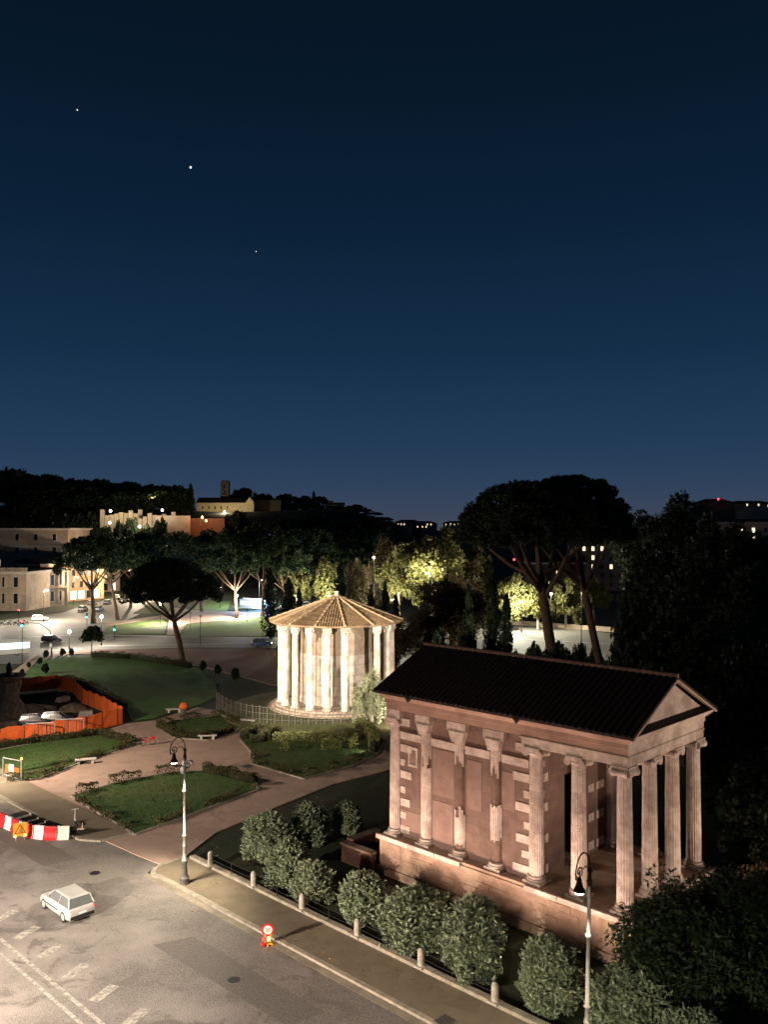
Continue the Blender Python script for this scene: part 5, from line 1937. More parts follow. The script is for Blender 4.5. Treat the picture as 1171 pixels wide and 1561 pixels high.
px_car('white car crossing the junction in front of the corner palazzo', (60, 946), .35, 'carwhite')
px_car('dark grey car turning on the crossing below the overhead signal arm', (78, 979), -.25, 'cardark', lights=False)
px_car('blue car at the end of the street beside the round temple trees', (399, 985), .1, 'carblue')
AV = [((150, 931), 'white car parked on the avenue just behind the first pine trunk'), ((163, 921), 'silver car on the avenue between the two pine trunks'), ((178, 913), 'white car on the avenue beyond the second pine trunk'),
      ((140, 922), 'silver car parked by the shop fronts'), ((193, 908), 'silver car with headlights near the third avenue trunk'), ((205, 906), 'white car farthest up the bright avenue'), ((126, 931), 'white car beside the green traffic light')]
for i, (p, lab) in enumerate(AV):
    px_car(lab, p, 1.5 + .1 * (i % 3), 'carwhite' if 'white' in lab else 'carpale')
for i, (p, lab) in enumerate((((438, 928), 'white car behind the trees left of the round temple'), ((420, 930), 'pale car with headlights by the lit bus'), ((470, 925), 'pale car glimpsed between dark trunks left of the temple roof'))):
    px_car(lab, p, .2, 'carwhite')
mb_ = None
for i in range(8):
    p = (4 + 5 * i, 953 - .15 * i)
    t = thing('motorbike', 'parked motorbike number %s from the left in the row below the corner palazzo' % ('first', 'second', 'third', 'fourth', 'fifth', 'sixth', 'seventh', 'eighth')[i], 'motorbike', (*P(*p, 0), 0), 1.2, 'parked motorbikes')
    t['label'] = 'parked motorbike, %s from the left in the row below the corner palazzo' % ('first', 'second', 'third', 'fourth', 'fifth', 'sixth', 'seventh', 'eighth')[i]
    for wx in (-.6, .6):
        b = MB()
        wheel(b, wx, .3, .3, .12)
        b.obj('wheel', 'black', t)
    MB().box(-.75, .1, -.18, .18, .45, .85, .05).box(.1, .45, -.15, .15, .25, .5).box(.4, .62, -.2, .2, .4, 1.1, .05).obj('body', 'carpale' if i % 2 else 'cardark', t)
    MB().tube([(.45, -.32, 1.1), (.5, 0, 1.12), (.45, .32, 1.1)], .03, 5).obj('handlebar', 'iron', t)


def bus(lab, loc, rot, body, L=11.5, glass='e_bus'):
    t = thing('bus', lab, 'bus', loc, rot)
    MB().box(-L / 2, L / 2, -1.25, 1.25, .35, 1.25).box(-L / 2, L / 2, -1.25, 1.25, 2.45, 2.95).box(-L / 2, -L / 2 + .3, -1.25, 1.25, 1.25, 2.45).obj('body', body, t)
    MB().box(-L / 2 + .6, L / 2 - .6, -.9, .9, 2.952, 3.15).obj('roof_unit', body, t)
    for i in range(7):
        x = -L / 2 + .45 + i * (L - .6) / 7
        for s in (-1, 1):
            MB().box(x, x + (L - .6) / 7 - .12, s * 1.22 - .02, s * 1.22 + .02, 1.27, 2.43).obj('window', glass, t)
    MB().box(L / 2 - .06, L / 2, -1.15, 1.15, 1.27, 2.43).obj('windscreen', glass, t)
    for s in (-1, 1):
        for x in (-L * .28, L * .3):
            b = MB()
            wheel(b, x, .48, .48, .3, s * 1.05)
            b.obj('wheel', 'black', t)
        MB().box(L / 2 - .02, L / 2 + .03, s * .9 - .15, s * .9 + .15, .6, .8).obj('headlight', 'e_head', t)
        MB().box(-L / 2 - .03, -L / 2 + .02, s * 1.0 - .1, s * 1.0 + .1, 1.0, 1.4).obj('tail_light', 'e_tail', t)
    return t


bus('white bus with blue lit side cut by the left picture edge', (*P(-6, 1000, 0), 0), .55, 'white')
b_ = bus('lit white bus shining blue behind the trees by the lawn', (*P(392, 929, 0), 0), -.5, 'white')
MB().box(3.0, 4.0, -.3, .3, 3.16, 3.45).obj('blue_beacon', 'e_blue', b_)
lamp('beacon_light', b_, (3.5, -1.8, 3.2), 4500, (.25, .5, 1), 'POINT', rad=.3)

# ------------------------------------------------------------------ buildings
def building(name, lab, loc, rot, Wd, D, H, rows, cols, wall, lit=(), win=(1.1, 1.9), z0=1.4, dz=3.6, cat='building', cornice=.5, group=None, roofm='rooftile', frame=True, pitch=0, shop=(), skipw=(), margin=1.5):
    """front face on local y=0 looking to -y, x centred"""
    t = thing(name, lab, cat, loc, rot, group)
    MB().box(-Wd / 2, Wd / 2, 0, D, 0, H).obj('wall', wall, t)
    c = MB()
    c.box(-Wd / 2 - cornice, Wd / 2 + cornice, -cornice, D + cornice, H + .002, H + .35)
    c.box(-Wd / 2 - cornice * .5, Wd / 2 + cornice * .5, -cornice * .5, D + cornice * .5, H - .35, H - .002)
    c.obj('cornice', 'winframe' if cornice > .3 else wall, t)
    if pitch:
        r = MB()
        e = cornice + .1
        r.add([(-Wd / 2 - e, -e, H + .36), (Wd / 2 + e, -e, H + .36), (Wd / 2 + e, D + e, H + .36), (-Wd / 2 - e, D + e, H + .36), (-Wd / 2 - e, D / 2, H + .36 + pitch), (Wd / 2 + e, D / 2, H + .36 + pitch)],
              [(0, 1, 5, 4), (2, 3, 4, 5), (1, 2, 5), (3, 0, 4), (3, 2, 1, 0)])
        r.obj('roof', roofm, t)
    else:
        MB().box(-Wd / 2 + .3, Wd / 2 - .3, .3, D - .3, H + .352, H + .6).obj('roof', roofm, t)
    for i in range(rows):
        for j in range(cols):
            if (i, j) in skipw:
                continue
            x = -Wd / 2 + margin + (Wd - 2 * margin) * (j + .5) / cols
            z = z0 + i * dz
            ww, wh = win
            if i == 0 and shop:
                ww, wh = shop
            f = MB()
            if frame:
                f.box(x - ww / 2 - .16, x - ww / 2, -.10, .02, z, z + wh)
                f.box(x + ww / 2, x + ww / 2 + .16, -.10, .02, z, z + wh)
                f.box(x - ww / 2 - .22, x + ww / 2 + .22, -.16, .02, z + wh, z + wh + .22)
                f.box(x - ww / 2 - .22, x + ww / 2 + .22, -.16, .02, z - .16, z)
            else:
                f.box(x - ww / 2 - .06, x + ww / 2 + .06, -.06, .02, z - .08, z)
            fo = f.obj('window', 'winframe', t)
            on = (i, j) in lit
            MB().box(x - ww / 2, x + ww / 2, -.03, .02, z, z + wh).obj('pane', ('e_shop' if (i == 0 and shop) else 'e_win') if on else 'winpane', fo)
    return t


b = building('apartment_block', 'tall plain ochre block with a flat cornice behind the corner palazzo', (at(-31, 300), 300, 0), .0, 62, 22, 24.0, 5, 9, 'wall_a', lit={(2, 5)}, win=(1.3, 2.3), z0=2.0, dz=4.5, cornice=1.0)
MB().box(-31.3, 31.3, -.3, -.005, 17.6, 18.2).obj('string_course', 'winframe', b)
# corner palazzo: two fronts meeting at an angle
b = building('corner_palazzo', 'ornate pale two storey palazzo with pilasters at the left crossing', (at(-2, 252), 252, 0), -.12, 17.5, 22, 11.2, 2, 4, 'wall_b', win=(1.3, 2.9), z0=2.2, dz=4.8, cornice=.8)
pm_ = MB()
for i in range(9):
    x = -8.6 + i * 2.15
    pm_.box(x - .22, x + .22, -.22, -.003, .9, 10.4)
pm_.box(-8.9, 8.9, -.35, -.003, 0, .9)
pm_.box(-8.9, 8.9, -.45, -.003, 6.0, 6.4)
pm_.box(-8.9, 8.9, -.30, -.225, 10.4, 10.9)
pm_.obj('pilasters', 'wall_b', b)
bal = MB()
bal.box(-9.2, 9.2, -.5, -.25, 11.56, 11.75)
for i in range(40):
    bal.box(-9.1 + i * .46, -9.1 + i * .46 + .2, -.45, -.3, 11.75, 12.5)
bal.box(-9.2, 9.2, -.55, -.2, 12.5, 12.7)
bal.obj('balustrade', 'wall_b', b)
wx, wy = at(34, 252), 251.0
b = building('palazzo_wing', 'receding side wing of the ornate pale palazzo with tall narrow windows along the avenue', (at(62, 262), 262, 0), .95, 19, 14, 11.0, 2, 6, 'wall_b', win=(1.1, 3.2), z0=1.6, dz=5.0, cornice=.8)
pm_ = MB()
for i in range(7):
    x = -9.3 + i * 3.1
    pm_.box(x - .25, x + .25, -.22, -.003, .9, 10.2)
pm_.box(-9.5, 9.5, -.40, -.003, 5.7, 6.1)
pm_.obj('pilasters', 'wall_b', b)
for (px, d, Wd, H, m, lab, rows) in ((112, 285, 26, 12.5, 'wall_c', 'orange shop house with lit ground floor next to the palazzo wing', 3), (136, 318, 30, 11.5, 'wall_b', 'pale shop house with lit windows in the middle of the avenue row', 3), (172, 360, 36, 13.5, 'wall_c', 'ochre house behind the second avenue pine', 3),
                                     (205, 420, 40, 14, 'wall_b', 'pale house at the far end of the avenue row', 3)):
    building('shop_house', lab, (at(px, d), d, 0), 1.05, Wd, 14, H, rows, 7, m, lit={(0, 1), (0, 3), (0, 4), (0, 6), (1, 2), (1, 5)}, win=(1.3, 2.0), z0=.6 if rows > 2 else 1, dz=3.9, cornice=.6, pitch=1.8, shop=(2.3, 2.7), group='houses along the avenue')

# the hill: church with bell tower, walls, villa
def hz(x, y):
    return hill_z(x, y)


d = 470
x = at(337, d)
t = building('church', 'long pale hilltop church wall with a row of small windows below a dark roof', (x, d, zt(790, d) - 1.5), .0, 27, 14, 9.6, 2, 7, 'wall_d', win=(.7, 1.6), z0=2.2, dz=4.3, cornice=.3, frame=False, pitch=3.2)
MB().box(13.55, 18.0, -.5, 9, 0, 10.2).add([(13.55, -.5, 10.2), (18.0, -.5, 10.2), (15.8, -.5, 13.2), (13.55, 9, 10.2), (18.0, 9, 10.2), (15.8, 9, 13.2)], [(0, 1, 2), (5, 4, 3), (0, 2, 5, 3), (1, 4, 5, 2)]).obj('gabled_front', 'wall_d', t)
MB().box(-16.5, -5.0, -9, -.6, -6, 4.6).obj('garden_wall', 'brick', t)
bt = thing('bell_tower', 'square brick bell tower rising above the church roof on the hill', 'tower', (at(343, 482), 482, zt(790, 482) - 2))
MB().box(-2.3, 2.3, -2.3, 2.3, 0, 22.3).obj('shaft', 'wall_dark', bt)
MB().box(-2.5, 2.5, -2.5, 2.5, 22.302, 22.8).box(-1.6, 1.6, -1.6, 1.6, 22.8, 23.3).obj('top', 'wall_dark', bt)
for i in range(2):
    MB().box(-.7, .7, -2.36, -2.29, 15.5 + 3.4 * i, 17.5 + 3.4 * i).obj('opening', 'winpane', bt)
building('hill_house', 'plain dim house right of the church on the hill', (at(405, 480), 480, zt(793, 480) - 1), 0, 17, 12, 12.0, 1, 3, 'wall_dark', z0=3, cornice=.3, frame=False)
b = building('villa', 'pale villa with a small roof lantern high on the hill right of the church', (at(511, 500), 500, zt(782, 500) - 2), .1, 10.5, 10, 6.5, 1, 4, 'wall_d', lit={(0, 0)}, win=(.9, 1.5), z0=3.4, cornice=.4, frame=False, pitch=1.4)
MB().box(-4.5, -1.0, 2, 6, 7.0, 9.2).obj('roof_lantern', 'wall_dark', b)
WL = [((185, 800, 775, 400), 20, 'ruined arch wall lit green and gold at the left of the hill', 'wall_a'), ((232, 806, 780, 395), 22, 'ruined terrace wall with broken top lit warm on the hill', 'wall_a'), ((263, 806, 786, 392), 16, 'straight pinkish terrace wall on the hill', 'wall_a'),
      ((310, 806, 790, 400), 20, 'reddish lit terrace wall below the church', 'brick'), ((418, 788, 782, 470), 9, 'low orange lit wall right of the church', 'wall_c'), ((408, 780, 770, 490), 12, 'grey lit wall under the villa pines', 'wall_d')]
for (px, yb, ytp, d), Wd, lab, m in WL:
    zb = zt(yb, d)
    h = zt(ytp, d) - zb
    t = thing('terrace_wall', lab, 'wall', (at(px, d), d, zb), 0, 'lit walls on the hill')
    q = MB()
    k = max(3, int(Wd / 2.2))
    for i in range(k):
        x0 = -Wd / 2 + Wd * i / k
        hh = h * (1 - (.45 * rnd.random() if 'ruin' in lab else 0))
        q.box(x0, x0 + Wd / k - (.0 if 'ruin' not in lab else .25), -.4, .4, -8, hh)
    q.obj('masonry', m, t)


def hill_lamp(lab, px, py, d, power, col, glass, tx=(0, 8, -3), sz=160):
    x, z = at(px, d), zt(py, d)
    t = thing('hill_lamp', lab, 'lamp', (x, d, z - 4), 0, 'lamps on the hill')
    MB().tube([(0, 0, -4), (0, 0, 3.7)], .07, 6).obj('post', 'iron', t)
    MB().ball((0, 0, 4), .55, 10, 6).obj('globe', glass, t)
    if power:
        lamp('lamp_light', t, (0, 0, 4.8), power, col, 'POINT', rad=.4)
    return t


hill_lamp('bright lamp under the trees at the left of the hill ruins', 168, 779, 388, 2200, (1, .88, .55), 'e_lamp')
hill_lamp('white lamp at the foot of the left hill ruins', 167, 797, 385, 900, (.9, 1, .75), 'e_cool')
hill_lamp('white lamp above the middle of the hill ruins', 247, 778, 384, 1000, (1, .9, .7), 'e_lamp')
hill_lamp('small lamp low before the ruined terrace wall', 212, 803, 382, 1300, (1, .95, .62), 'e_lamp')
hill_lamp('orange lamp on the terrace below the church', 308, 789, 388, 1500, (1, .5, .22), 'e_orange')
hill_lamp('second orange lamp beside the first below the church', 314, 794, 387, 500, (1, .45, .2), 'e_orange')
hill_lamp('lamp at the foot of the church front', 386, 784, 455, 1300, (1, .85, .55), 'e_lamp')
hill_lamp('added lamp lighting the church wall from in front', 342, 781, 452, 2200, (1, .84, .52), 'e_lamp')  # added before the church to light its wall
hill_lamp('white lamp row under the villa', 488, 781, 478, 1500, (1, .95, .8), 'e_cool')
hill_lamp('dim lamp inside the hilltop trees', 232, 760, 425, 400, (.9, .8, .35), 'e_orange')

# far city on the horizon
FARB = [((622, 806), 796, 22, 700, 'far lit palace wing on the horizon, left half', [(-8, .55), (-5.5, .55), (-3, .55)]), ((648, 806), 798, 20, 700, 'far lit palace tower on the horizon, right half', [(2.0, .65), (5, .65), (-6, .2), (-2, .2), (1, .2)]),
        ((603, 812), 803, 14, 680, 'dim pale house left of the far palace', []), ((693, 806), 797, 22, 900, 'row of low far houses with lights beside the big pine', [(-9, .6), (-4, .7), (0, .6), (4, .65), (8, .6)]),
        ((1097, 800), 766, 16, 420, 'dark block with a red roof beacon on the right skyline', []), ((1150, 800), 768, 30, 520, 'low far houses lit on the right skyline', [(-12, .85), (-4, .9), (3, .9), (9, .85)])]
for (px, yb), ytp, Wd, d, lab, wins in FARB:
    zb, h = zt(yb, d), zt(ytp, d) - zt(yb, d)
    t = thing('far_house', lab, 'building', (at(px, d), d, 0), 0, 'far buildings on the skyline')
    MB().box(-Wd / 2, Wd / 2, 0, 14, 0, zb + h).obj('wall', 'wall_a' if wins else 'wall_dark', t)
    MB().add([(-Wd / 2 - .5, -.5, zb + h), (Wd / 2 + .5, -.5, zb + h), (Wd / 2 + .5, 14.5, zb + h), (-Wd / 2 - .5, 14.5, zb + h), (-Wd / 4, 7, zb + h + 2), (Wd / 4, 7, zb + h + 2)], [(0, 1, 5, 4), (1, 2, 5), (2, 3, 4, 5), (3, 0, 4), (3, 2, 1, 0)]).obj('roof', 'rooftile', t)
    for wx, f in wins:
        MB().box(wx - .42, wx + .42, -.05, .02, zb + h * f, zb + h * f + 1.3).obj('window', 'e_city', t)
for (px, py, d, lab, m) in ((1096, 761, 418, 'red beacon on the dark roof of the right skyline', 'e_red'),):
    t = thing('roof_beacon', lab, 'beacon', (at(px, d), d, zt(py, d)))
    MB().ball((0, 0, 0), .45, 8, 6).obj('lens', m, t)
    MB().tube([(0, 0, -2.5), (0, 0, -.4)], .08, 6).obj('rod', 'iron', t)
b = building('river_house', 'dim apartment house with scattered lit windows seen under the big pine crown', (at(925, 330), 330, 0), .0, 24, 14, 19.0, 5, 6, 'wall_a', lit={(4, 1), (4, 2), (3, 5), (2, 1), (2, 3), (2, 5), (3, 1), (4, 0)}, win=(1.1, 1.7), z0=1.6, dz=3.5, frame=False, pitch=2, cornice=.4)
b = building('river_house', 'long dim apartment house with a bright window under its eaves at the right edge', (at(1140, 340), 340, 0), -.05, 60, 14, 26.5, 7, 12, 'wall_a', lit={(6, 6), (5, 6), (6, 5), (6, 2), (4, 0)}, win=(1.2, 1.9), z0=1.6, dz=3.5, frame=False, pitch=1.2, cornice=.5)
b = building('river_house', 'dark house with two lit windows between the two pine trunks', (at(850, 300), 300, 0), .0, 20, 12, 12, 3, 5, 'wall_dark', lit={(1, 1), (2, 1), (2, 2), (1, 3)}, win=(.9, 1.3), z0=1.6, dz=3.2, frame=False, pitch=2, cornice=.4)
for p, lab in (((784, 853), 'pair of red car lights glimpsed left of the big pine trunk'), ((795, 864), 'second red light glimpsed left of the big pine trunk')):
    d = 290
    t = thing('red_lamp', lab, 'lamp', (at(p[0], d), d, zt(p[1], d)))
    MB().ball((0, 0, 0), .35, 8, 6).obj('lens', 'e_red', t)
    MB().tube([(0, 0, -zt(p[1], d)), (0, 0, -.3)], .06, 6).obj('post', 'iron', t)
for p, lab in (((915, 888), 'red shop awning light strip left part across the river'), ((965, 888), 'red car lights at the right across the river')):
    px_car(lab.replace('red shop awning light strip left part', 'car with red tail lights, left one,').replace('red car lights at the right', 'car with red tail lights, right one,'), (p[0], 905), 2.9, 'carwhite')
# river parapet
t = thing('parapet', 'pale stone river parapet beyond the bright river road', 'wall', (*P(735, 949, 0), 0))
q0, q1 = P(735, 949, 0), P(1010, 969, 0)
dx, dy = q1[0] - q0[0], q1[1] - q0[1]
pp = MB()
for i in range(14):
    pp.beam((dx * i / 14 + .02, dy * i / 14, .5), (dx * (i + 1) / 14, dy * (i + 1) / 14, .5), .5, 1.0)
pp.obj('wall', 'wall_b', t)
pp = MB()
pp.beam((0, 0, 1.08), (dx, dy, 1.08), .62, .15)
pp.obj('coping', 'wall_b', t)
for p, lab in (((690, 985), 'pale stone gate pier at the left end of the river road'), ((600, 992), 'pale stone pier hidden in the brown shrubs by the round temple')):
    x, y = P(*p, 0)
    t = thing('stone_pier', lab, 'pier', (x, y, 0))
    MB().box(-.7, .7, -.7, .7, 0, 4.6).obj('shaft', 'wall_b', t)
    MB().box(-.9, .9, -.9, .9, 4.602, 5.0).obj('cap', 'wall_b', t)

# three stars low in the exposure of the sky
for px, py, r, lab in ((113, 162, 3.6, 'small star at the upper left of the sky'), (288, 251, 6.2, 'brightest star in the left half of the sky'), (389, 381, 2.4, 'faint star lower in the left half of the sky')):
    d = 5000
    o = MB().ball((0, 0, 0), r, 10, 6).obj('star', 'e_star', None, (at(px, d), d, zt(py, d) - 0))
    tag(o, lab, 'star')
# ------------------------------------------------------------------ trees
def pine(lab, foot, crown, seed, trunk_r=.5, k=90, per=110, leaf=.55, lump=(.10, .17), fork=True, name='pine_tree', material='pine', group='umbrella pines'):
    """foot (px or None, depth, x offset), crown (px centre, top py, half width px, height m)"""
    px, d = foot
    cx, ytop, hw, ch = crown
    x0 = at(px, d)
    zg = max(0, hill_z(x0, d)) if d > 335 else 0
    x1 = at(cx, d) - x0
    top = zt(ytop, d) - zg
    Rr = hw / F * d
    z0 = top - ch
    t = thing(name, lab, 'tree', (x0, d, zg), 0, group)
    link_mesh('crown', umbrella_mesh('pine_crown', seed, Rr, z0, ch, k, per, leaf, material, (x1, 0), lump=lump), t)
    rn = random.Random(seed)
    pts = [(0, 0, -.2)]
    nseg = 6
    hf = z0 - ch * .25 if fork else z0 + ch * .3
    for i in range(1, nseg + 1):
        q = i / nseg
        pts.append((x1 * .8 * q ** 1.15 + rn.uniform(-.12, .12), rn.uniform(-.15, .15), hf * q))
    limbs = []
    n = 7
    for i in range(n):
        a = 2 * math.pi * i / n + rn.uniform(-.3, .3)
        rr_ = Rr * rn.uniform(.45, .75)
        limbs.append((rn.uniform(.82, 1.0), (x1 + rr_ * math.cos(a), rr_ * math.sin(a), z0 + ch * rn.uniform(.15, .4)), trunk_r * .42))
    limbs.append((.98, (x1, 0, z0 + ch * .6), trunk_r * .5))
    limb_trunk(pts, trunk_r, trunk_r * .62, limbs).obj('trunk', 'bark', t, smooth=True)
    return t


# the two big pines behind the gable roof
pine('huge stone pine with a leaning red trunk, left of the pair behind the gable roof', (856, 104), (816, 724, 121, 9.6), 301, .82, 520, 150, .40, (.06, .105))
pine('huge stone pine with a forked dark trunk, right of the pair behind the gable roof', (930, 108), (872, 714, 101, 10.6), 302, .62, 480, 150, .40, (.06, .105))
pine('lone stone pine with a wide dark crown in front of the lit lawn', (281, 152), (260, 846, 76, 9.0), 303, .62, 300, 180, .42, (.07, .13))
pine('stone pine with a straight trunk at the crossing, left of the avenue pair', (143, 219), (140, 812, 56, 11), 304, .62, 110, 150, .6)
pine('stone pine with a leaning trunk, middle one at the avenue', (180, 228), (165, 818, 50, 9), 305, .5, 100, 150, .6)
pine('slim stone pine farther up the avenue', (199, 262), (205, 820, 46, 10), 306, .45, 100, 130, .7)
# dark grove behind the lawn up to the round temple
GR = [(225, 275, 812, 52, 10), (300, 250, 812, 55, 11), (358, 232, 806, 56, 13), (402, 238, 800, 52, 13), (432, 226, 812, 48, 12), (470, 236, 798, 56, 13), (505, 246, 806, 50, 12), (545, 240, 812, 46, 11)]
for i, (px, d, yt, hw, ch) in enumerate(GR):
    lab = ['behind the lone stone pine, at its left', 'above the lone stone pine crown', 'with pale forked limbs right of the lawn pine', 'with a dark leaning trunk beside the lit bus', 'with a bent trunk left of the round temple', 'straight above the round temple roof edge', 'behind the cypress at the temple roof top', 'at the right end of the dark grove'][i]
    pine('dark umbrella pine of the park grove, ' + lab, (px + (-6, 8, 3, -2, 10, 6, -4, 5)[i], d), (px, yt, hw, ch), 320 + i, .5, 90, 130, .7, group='dark pines of the park grove')
# skyline pines on the hill
SK = [(-30, 430, 722, 60), (22, 440, 716, 48), (70, 450, 724, 44), (112, 455, 729, 40), (150, 460, 731, 44), (192, 462, 735, 40), (232, 465, 738, 40), (268, 470, 740, 30), (370, 500, 744, 24), (400, 505, 752, 22), (436, 505, 753, 22), (462, 505, 756, 20), (487, 505, 756, 15), (318, 455, 788, 0), (560, 420, 786, 26), (585, 380, 792, 22),
      (345, 430, 772, 0), (540, 440, 782, 22)]
sk_m = [umbrella_mesh('pine_crown', 350 + i, 10, 0, 7.5, 60, 90, 1.3) for i in range(3)]
sk_l = ['at the far left picture edge of the ridge', 'tallest, at the left of the ridge', 'second hump of the ridge', 'third hump of the ridge', 'over the hill ruins at their left', 'over the middle of the hill ruins', 'over the dim lamp in the hilltop trees', 'left of the dark spire on the ridge', 'domed, right behind the bell tower', 'behind the plain house beside the church', 'wide flat one right of the plain house', 'between the flat one and the villa', 'tufted one just left of the villa', '', 'at the right foot of the ridge', 'last one where the ridge meets the far city', '', 'right of the villa slope']
for i, (px, d, yt, hw) in enumerate(SK):
    if not hw:
        continue
    x = at(px, d)
    zg = max(0, hill_z(x, d))
    Rr = hw / F * d
    h = max(6, zt(yt, d) - zg)
    ch = min(h * .75, Rr * .95)
    t = thing('pine_tree', 'skyline umbrella pine on the hill, ' + sk_l[i], 'tree', (x, d, zg), 0, 'pines on the hill ridge')
    o = link_mesh('crown', sk_m[i % 3], t, (Rr / 10, Rr / 10, ch / 7.5))
    o.location = (0, 0, h - ch)
    MB().tube([(0, 0, -.5), (.3, 0, (h - ch) * .6), (0, 0, h - ch * .5)], [.5, .42, .3], 7).obj('trunk', 'bark', t)
# big round dark trees filling the slopes
rd_m = [crown_mesh('round_crown', 370 + i, 'holm', (5, 5, 4.6), 5.2, 60, 110, .75) for i in range(4)]


def roundtree(lab, px, d, ytop, hw, k, m=None, group='dark broad trees', zb=None, name='oak_tree', trunk='darkbark', lift=0.0, broad=False):
    x = at(px, d)
    zg = zb if zb is not None else (max(0, hill_z(x, d)) if d > 335 else 0)
    h = max(2.5, zt(ytop, d) - zg)
    Rr = hw / F * d
    t = thing(name, lab, 'tree', (x, d, zg), k * 1.7, group)
    if broad and h > 3.0 * Rr:
        lift = 1 - 3.0 * Rr / h
    h2 = h * (1 - lift)
    o = link_mesh('crown', m or rd_m[k % 4], t, (Rr / 5, Rr / 5, h2 / 10.2))
    o.location = (0, 0, h * lift)
    limb_trunk([(0, 0, -.3), (.1, .1, h * .3), (0, 0, h * .75)], .016 * h + .12, .010 * h + .05, [(.5, (Rr * .5, 0, h * .65), .008 * h), (.55, (-Rr * .5, .2, h * .7), .008 * h), (.6, (0, -Rr * .5, h * .7), .008 * h), (.45, (Rr * .3, Rr * .3, h * .6), .007 * h)], 7).obj('trunk', trunk, t)
    return t


SL = [(20, 430, 728, 60, 'left slope under the ridge, leftmost'), (80, 430, 737, 52, 'left slope under the ridge, second'), (130, 430, 742, 46, 'left slope beside the bright hill lamp'), (60, 345, 780, 44, 'directly behind the flat cornice of the ochre block'),
      (120, 352, 778, 36, 'right above the corner of the ochre block'), (188, 430, 745, 36, 'over the left hill ruins'), (232, 432, 746, 36, 'over the middle hill ruins'), (272, 432, 750, 26, 'between the ruins and the church'),
      (150, 372, 800, 34, 'below the bright hill lamp'), (205, 368, 809, 36, 'below the lit ruined terrace'), (262, 362, 806, 34, 'below the straight terrace wall'), (322, 372, 806, 30, 'below the orange hill lamps'), (362, 405, 776, 20, 'small domed one before the church front'),
      (390, 372, 792, 34, 'below the plain hill house'), (432, 392, 786, 34, 'below the low orange wall'), (475, 402, 784, 34, 'below the villa at its left'), (520, 388, 788, 34, 'below the villa at its right'), (552, 352, 796, 28, 'slope end left of the far palace'), (588, 300, 800, 30, 'in the gap left of the far palace'),
      (340, 332, 806, 30, 'mid slope over the lawn lamp'), (440, 330, 800, 36, 'mid slope over the dark grove'), (495, 322, 800, 36, 'mid slope over the temple roof')]
for i, (px, d, yt, hw, lab) in enumerate(SL):
    roundtree('dark broad tree on the hill slope, ' + lab, px, d, yt, hw, i, group='dark trees on the hill slope')
RI = [(424, 500, 762, 24, 'above the plain house wall'), (450, 500, 765, 22, 'above the low orange wall'), (474, 500, 766, 20, 'left of the villa wall'), (500, 490, 782, 20, 'in front of the villa'), (528, 490, 774, 22, 'right of the villa'), (548, 480, 780, 20, 'first step down from the villa'),
      (566, 470, 787, 20, 'second step down from the villa'), (582, 450, 793, 20, 'third step down from the villa'), (598, 400, 800, 18, 'at the very foot of the ridge')]
for i, (px, d, yt, hw, lab) in enumerate(RI):
    roundtree('dark tree on the right shoulder of the hill, ' + lab, px, d, yt, hw, i, group='dark trees on the hill shoulder')
for i, (px, d, yt, hw, lab) in enumerate(((200, 386, 786, 12, 'left of the broken terrace wall'), (243, 384, 785, 12, 'before the broken terrace wall'), (222, 384, 796, 9, 'low one before the broken terrace wall'), (182, 384, 792, 10, 'before the gold ruin'))):
    roundtree('small lit tree among the hill ruins, ' + lab, px, d, yt, hw, i, group='small trees among the ruins')
# plane trees along the river road
pl_m = [crown_mesh('plane_crown', 400 + i, 'plane', (5, 5, 4.6), 5.6, 64, 190, .55, .7, zmin=-.8, rr=(.14, .28)) for i in range(3)]
br_m = [crown_mesh('brown_crown', 410 + i, 'brownleaf', (5, 5, 4.8), 5.2, 90, 260, .36, .4) for i in range(2)]
PLN = [(452, 228, 858, 30, .1, 'left of the round temple, leaves lit from behind'), (497, 226, 846, 30, .08, 'directly behind the left slope of the temple roof'), (608, 214, 826, 36, .1, 'pale forked trunk just right of the temple roof'), (660, 205, 806, 58, .25, 'large yellow crown in the middle of the river road'),
       (724, 214, 830, 36, .1, 'yellow crown touching the big pine'), (776, 207, 872, 33, .0, 'brightest hanging leaves behind the cypress pair'), (820, 206, 882, 30, .0, 'bright leaves between the cypress pair and the big pine trunk'), (862, 207, 880, 34, .0, 'pale trunk between the two big pines'), (905, 215, 880, 28, .2, 'dim crown right of the forked pine trunk')]
for i, (px, d, yt, hw, lf, lab) in enumerate(PLN):
    roundtree('autumn plane tree, ' + lab, px, d, yt, hw, i, pl_m[i % 3], 'plane trees along the river road', name='plane_tree', trunk='palebark', lift=lf)
for i, (px, d, yt, hw, lab) in enumerate(((545, 205, 850, 24, 'bare brown tree with thin trunks right behind the temple roof top'), (636, 148, 930, 36, 'brown tangled shrub tree right of the round temple'), (688, 152, 868, 58, 'dark weeping tree with drooping twigs behind the gable roof ridge'), (590, 230, 815, 28, 'dim brown tree in the gap above the temple roof'))):
    roundtree(lab, px, d, yt, hw, i, br_m[i % 2], 'brown trees behind the temples', name='brown_tree')
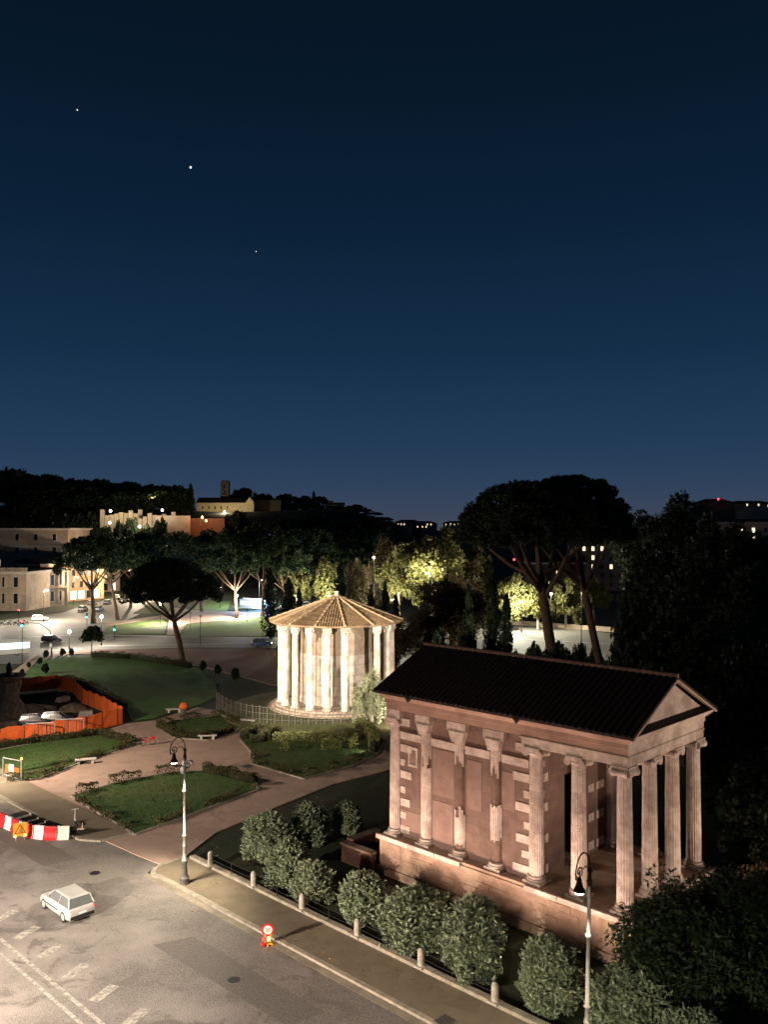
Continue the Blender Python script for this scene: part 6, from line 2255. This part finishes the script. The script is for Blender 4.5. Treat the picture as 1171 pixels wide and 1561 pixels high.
# cypresses
cy_m = [cypress_mesh('cypress_crown', 430 + i, 2.0, 12, 80, 110, .38) for i in range(3)]
CYP = [(520, 190, 852, 18, 'thick blunt cypress behind the temple roof top'), (565, 160, 893, 12, 'short cypress right of the temple roof top'), (587, 158, 884, 13, 'pointed cypress just right of the temple roof top'), (440, 185, 880, 20, 'broad dark cypress left of the temple roof'), (412, 190, 862, 16, 'dark cypress beside the lit bus'),
       (714, 135, 886, 13, 'slim column cypress behind the gable roof ridge'), (752, 128, 874, 18, 'tall thick cypress of the pair left of the big pine trunk'), (772, 126, 900, 15, 'shorter cypress of the pair left of the big pine trunk'), (456, 176, 895, 12, 'narrow dark cypress hiding the temple eave'), (604, 152, 905, 13, 'cypress at the right eave of the round temple')]
CYP += [(8, 432, 709, 9, 'lone pointed cypress on the skyline at the far left'), (290, 440, 736, 9, 'dark spire like cypress on the skyline left of the church'), (478, 500, 748, 6, 'thin cypress on the skyline between church and villa')]
for i, (px, d, yt, hw, lab) in enumerate(CYP):
    zg = hill_z(at(px, d), d) if d > 335 else 0
    h = zt(yt, d) - zg
    t = thing('cypress_tree', lab, 'tree', (at(px, d), d, zg), i * 2.1, 'dark cypresses')
    link_mesh('crown', cy_m[i % 3], t, (hw / F * d / 2.0, hw / F * d / 2.0, h / 12))
    MB().tube([(0, 0, -.2), (0, 0, h * .7)], [.25, .08], 7).obj('trunk', 'darkbark', t)
# shrubs behind the gable roof
for i, (px, d, yt, hw, lab) in enumerate(((840, 92, 968, 38, 'dark shrub at the foot of the big leaning pine'), (935, 90, 985, 34, 'dark shrub at the foot of the forked pine'), (985, 118, 900, 52, 'dark holm oak behind the gable apex'), (660, 125, 955, 30, 'dark shrub behind the rear end of the gable roof'), (780, 98, 985, 24, 'low dark shrub between the cypress pair and the leaning pine'), (880, 120, 975, 18, 'thin dark shrub on the near side of the river road'), (712, 122, 962, 22, 'dark shrub between the slim column cypress and the pair'), (905, 112, 978, 16, 'small dark shrub left of the forked pine trunk'), (812, 118, 972, 16, 'small dark shrub right of the cypress pair'), (958, 100, 975, 22, 'dark shrub right of the forked pine trunk'))):
    roundtree(lab, px, d, yt, hw, i + 1, None, 'dark shrubs behind the gable roof', name='holm_shrub')
# wall of big dark trees at the right
RT = [(985, 165, 774, 52, 'left end of the right hand mass, touching the big pine'), (1045, 150, 762, 62, 'tallest crown of the right hand mass'), (1100, 140, 790, 58, 'dipping crown in the right hand mass below the roof beacon'), (1155, 132, 806, 58, 'at the right edge under the lit window'), (1010, 118, 830, 66, 'middle layer, right of the forked pine'),
      (1078, 105, 835, 76, 'middle layer, in the centre of the right hand mass'), (1150, 96, 850, 76, 'middle layer at the right edge'), (1040, 88, 915, 78, 'low layer straight behind the gable'), (1120, 76, 930, 84, 'low layer right of the gable corner'), (1180, 66, 960, 88, 'low layer cut by the right edge'), (1118, 66, 1060, 66, 'dense low one right of the portico columns'), (1165, 56, 1150, 80, 'dense low one at the right edge below the portico')]
big_m = [crown_mesh('oak_crown', 450 + i, 'holm', (5, 5, 4.8), 5.2, 80, 240, .42, .6, zmin=-.95) for i in range(3)]
for i, (px, d, yt, hw, lab) in enumerate(RT):
    roundtree('dark holm oak, ' + lab, px, d, yt, hw, i, big_m[i % 3], 'dark holm oaks at the right', name='holm_oak', broad=True)
# small round street tree at the crossing
x, y = P(139, 996, 0)
t = thing('street_tree', 'small round street tree on a thin stem at the kerb of the crossing', 'tree', (x, y, 0))
link_mesh('crown', crown_mesh('street_tree_crown', 470, 'holm', (2.3, 2.2, 2.2), 3.6, 40, 120, .38), t)
MB().tube([(0, 0, -.1), (.05, 0, 2.0), (0, 0, 4.0)], [.12, .09, .05], 7).obj('trunk', 'darkbark', t)
